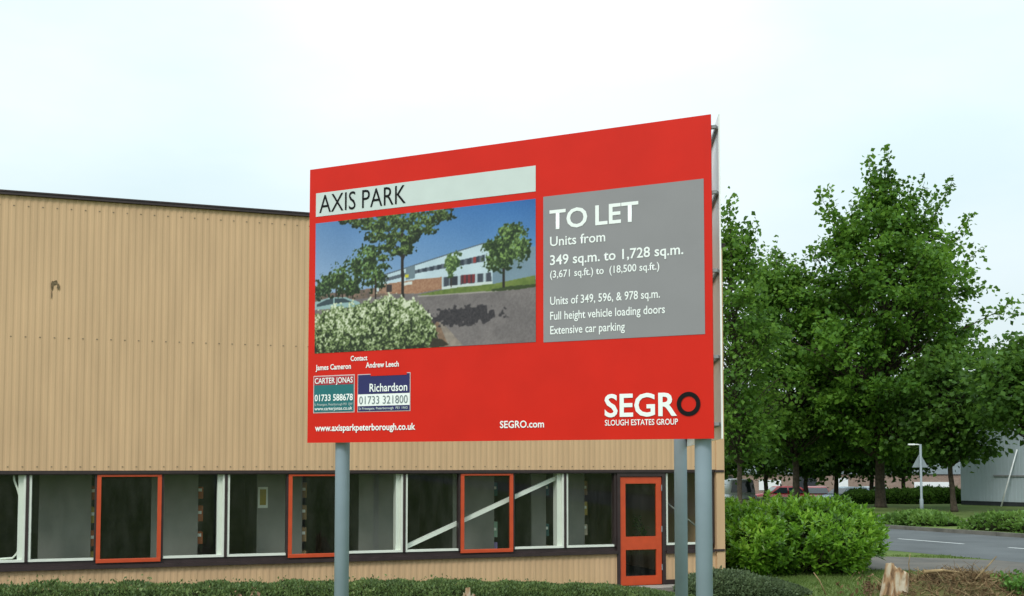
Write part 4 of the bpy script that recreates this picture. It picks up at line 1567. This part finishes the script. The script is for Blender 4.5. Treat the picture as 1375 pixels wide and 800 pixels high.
# road sign seen from behind, with its little lamp
lp = thing('road_sign', 'grey road sign post with the back of a triangular sign and a small lamp', 'road sign', (15.89, 42.03, .1))
bm = bmesh.new()
tube(bm, [(0, 0, 0), (0, 0, .78), (0, 0, .82), (0, 0, 2.92)], [.070, .070, .045, .045], 14)
obj('pole', bm, M['galv'], lp)
bm = bmesh.new()
v0 = [(-.31, .075, 2.02), (.31, .075, 2.02), (0.0, .075, 2.58)]
a_ = [bm.verts.new(q) for q in v0]
b_ = [bm.verts.new((q[0], .095, q[2])) for q in v0]
bm.faces.new(a_)
bm.faces.new(list(reversed(b_)))
for i in range(3):
    bm.faces.new((a_[i], b_[i], b_[(i + 1) % 3], a_[(i + 1) % 3]))
bmesh.ops.recalc_face_normals(bm, faces=bm.faces)
obj('sign_plate', bm, M['galv'], lp)
bm = bmesh.new()
tube(bm, [(0, 0, 2.80), (0, .05, 2.89), (-.1, .05, 2.91), (-.22, .05, 2.91)], [.022] * 4, 8)
box(bm, -.46, -.2, .0, .10, 2.88, 2.94, bev=.015)
obj('lamp_head', bm, M['alu'], lp)

# ------------------------------------------------------------------ felled wood and brush in the right foreground
def jagged_log(name, label, loc, r, h, lean, seed, rz=0.0, sq=(1, 1), peak=2.6):
    rng = np.random.RandomState(seed)
    bm = bmesh.new()
    N, K = 26, 9
    prof = 1 + .14 * np.sin(np.arange(N) * 2 * math.pi / N * 2 + seed) + rng.normal(0, .05, N)
    ph = rng.uniform(0, 6.28)
    top = h * (1 + .22 * np.cos(np.arange(N) * 2 * math.pi / N - peak) + .05 * np.sin(np.arange(N) * 1.9 + ph) + rng.normal(0, .035, N))
    rows = []
    for k in range(K):
        f = k / (K - 1)
        row = []
        for i in range(N):
            a = i * 2 * math.pi / N
            rr = r * prof[i] * (1.0 - .22 * f + .25 * max(0, .25 - f)) * (1 + rng.normal(0, .02))
            z = top[i] * f
            row.append(bm.verts.new((rr * math.cos(a) * sq[0] + lean[0] * f, rr * math.sin(a) * sq[1] + lean[1] * f, z - .06)))
        rows.append(row)
    for k in range(K - 1):
        for i in range(N):
            bm.faces.new((rows[k][i], rows[k][(i + 1) % N], rows[k + 1][(i + 1) % N], rows[k + 1][i]))
    inner = [bm.verts.new((v.co.x * .55 + lean[0] * .45, v.co.y * .55 + lean[1] * .45, v.co.z * .9 + h * .06 + rng.normal(0, .03))) for v in rows[-1]]
    for i in range(N):
        bm.faces.new((rows[-1][i], rows[-1][(i + 1) % N], inner[(i + 1) % N], inner[i]))
    bm.faces.new(inner)
    bmesh.ops.recalc_face_normals(bm, faces=bm.faces)
    o = obj(name, bm, M['wood'])
    o.location = loc
    o.rotation_euler = (0, 0, rz)
    return tag(o, label, 'stump')


jagged_log('tree_stump', 'pale split tree stump at the left of the dry brush heap', (6.42, 18.3, 0), .215, .52, (.09, .05), 3, sq=(1, .8), peak=3.3)
jagged_log('tree_stump', 'broken pale stump in front of the low hedge, at the bottom edge', (-.43, 12.9, 0), .17, .62, (0, 0), 14)


def brush():
    rng = np.random.RandomState(90)
    # heap of dug earth
    bm = bmesh.new()
    nx_, ny_ = 60, 34
    g = []
    hgt = lambda x, y: max(-.03, (.34 * math.exp(-(((x - 7.5) / .95) ** 2 + ((y - 18.7) / .95) ** 2)) + .19 * math.exp(-(((x - 9.1) / 1.2) ** 2 + ((y - 18.9) / 1.0) ** 2)) + .15 * math.exp(-(((x - 10.6) / 1.0) ** 2 + ((y - 19.2) / .9) ** 2))) - .05)
    for i in range(nx_):
        row = []
        for j in range(ny_):
            x, y = 6.0 + i * 5.6 / (nx_ - 1), 16.6 + j * 4.2 / (ny_ - 1)
            h = hgt(x, y)
            row.append(bm.verts.new((x + rng.normal(0, .02), y + rng.normal(0, .02), h + (rng.normal(0, .035) if h > 0 else 0))))
        g.append(row)
    for i in range(nx_ - 1):
        for j in range(ny_ - 1):
            bm.faces.new((g[i][j], g[i + 1][j], g[i + 1][j + 1], g[i][j + 1]))
    structure(obj('earth_mound', bm, M['earth']))
    bm = bmesh.new()
    for i in range(3800):
        x, y = rng.normal(8.3, 1.25), rng.normal(18.7, .75)
        if not (6.45 < x < 11.2):
            continue
        z = max(0, hgt(x, y))
        if z <= 0.0 and rng.rand() < .7:
            continue
        az = rng.uniform(0, 6.28)
        el = abs(rng.normal(.25, .35))
        L = rng.uniform(.08, .32)
        d = np.array([math.cos(az) * math.cos(el), math.sin(az) * math.cos(el), math.sin(el)])
        p = np.array([x, y, z + rng.uniform(-.02, .05)])
        bend = rng.normal(0, .04, 3)
        r = rng.uniform(.003, .008)
        tube(bm, [p, p + d * L * .5 + bend, p + d * L], [r, r * .8, r * .4], 4, mi=int(rng.rand() < .5), cap=False)
    o = obj('dry_brush', bm, [M['straw'], M['twig']])
    o['kind'] = 'stuff'
    n = 1500
    P = np.stack([rng.normal(8.4, 1.2, n), rng.normal(18.6, .7, n), np.zeros(n)], 1)
    P[:, 2] = [max(0, hgt(x, y)) for x, y, _ in P]
    L = rng.uniform(.06, .16, n)
    o = leaf_object('dead_leaves', P, rand_dirs(rng, n, .6), rand_dirs(rng, n), L, L * .4, M['twig'])
    o['kind'] = 'stuff'


brush()


def stick(label, pts, r, m):
    bm = bmesh.new()
    p0 = Vector(pts[0])
    tube(bm, [Vector(p) - p0 for p in pts], [r * (1 - .5 * i / (len(pts) - 1)) for i in range(len(pts))], 7)
    o = obj('dry_stick', bm, M[m])
    o.location = p0
    tag(o, label, 'stick', 'sticks on the brush heap')


stick('straight pale stick slanting up to the right out of the brush heap', [(7.75, 18.2, .30), (7.95, 18.3, .45), (8.25, 18.5, .66)], .018, 'straw')
stick('thin upright pale twig standing behind the stump', [(6.92, 18.9, .25), (6.90, 18.9, .5), (6.93, 18.9, .68)], .011, 'straw')
stick('thick broken root lying on top of the brush heap', [(7.0, 18.5, .40), (7.35, 18.55, .42), (7.7, 18.5, .38)], .035, 'straw')
stick('dark bent root lying behind the heap along the path', [(8.2, 20.7, .03), (9.0, 20.5, .10), (9.7, 20.3, .03), (10.6, 20.1, .08)], .030, 'twig')
stick('short pale stick leaning in the grass left of the stump', [(5.25, 18.2, .05), (5.15, 18.2, .28), (5.05, 18.2, .42)], .014, 'straw')


def plant(name, label, cat, x, y, n, leaf, mats, spread, h, seed, stems=9, stem_mat='stem'):
    rng = np.random.RandomState(seed)
    root = thing(name, label, cat, (x, y, 0))
    bm = bmesh.new()
    Ps, Ds = [], []
    for i in range(stems):
        az = rng.uniform(0, 6.28)
        rr = spread * math.sqrt(rng.rand())
        tip = np.array([rr * math.cos(az), rr * math.sin(az), h * rng.uniform(.55, 1.0)])
        b0 = tip * np.array([.35, .35, 0])
        tube(bm, [b0, (b0 + tip) / 2, tip], [.008, .006, .003], 5, cap=False)
        for j in range(n // stems):
            k = rng.uniform(.25, 1.05)
            Ps.append(b0 + (tip - b0) * k + rng.normal(0, .03, 3))
            Ds.append(rand_dirs(rng, 1, .5)[0])
    obj('stem', bm, M[stem_mat], root)
    L = rng.uniform(leaf * .6, leaf * 1.3, len(Ps))
    leaf_object('foliage', np.array(Ps), np.array(Ds), rand_dirs(rng, len(Ps), .6), L, L * .6, mats, root)


plant('weed', 'green leafy weed clump at the right end of the brush heap', 'weed', 8.45, 18.0, 900, .09, M['weed'], .50, .42, 5, 26)
plant('seed_head', 'dry reddish brown dock seed head standing left of the stump', 'weed', 5.90, 18.05, 120, .045, M['red_twig'], .10, .42, 6, 4, 'twig')
plant('dead_twigs', 'reddish dead twigs poking up in front of the low hedge near the left', 'twigs', -3.15, 12.9, 520, .06, M['red_twig'], .20, .72, 7, 18, 'twig')


def grass_blades():
    rng = np.random.RandomState(77)
    n = 46000
    x = rng.uniform(3.0, 12.0, n)
    y = rng.uniform(17.2, 26.5, n)
    path = PATH_NEAR + PATH_FAR[::-1]
    ins = np.zeros(n, bool)
    for i in range(len(path)):
        x0, y0 = path[i]
        x1, y1 = path[(i + 1) % len(path)]
        ins ^= ((y0 > y) != (y1 > y)) & (x < (x1 - x0) * (y - y0) / (y1 - y0 + 1e-12) + x0)
    o = x * DO[0] + y * DO[1]
    keep = ~ins & (o < 21.35) & ~((x < 3.4) & (y > 18))
    P = np.stack([x, y, np.zeros(n)], 1)[keep]
    m = len(P)
    L = rng.uniform(.03, .075, m)
    ob = leaf_object('grass_tufts', P, rand_dirs(rng, m, 1.6), rand_dirs(rng, m), L, L * .22, M['blade'])
    ob['kind'] = 'stuff'


grass_blades()
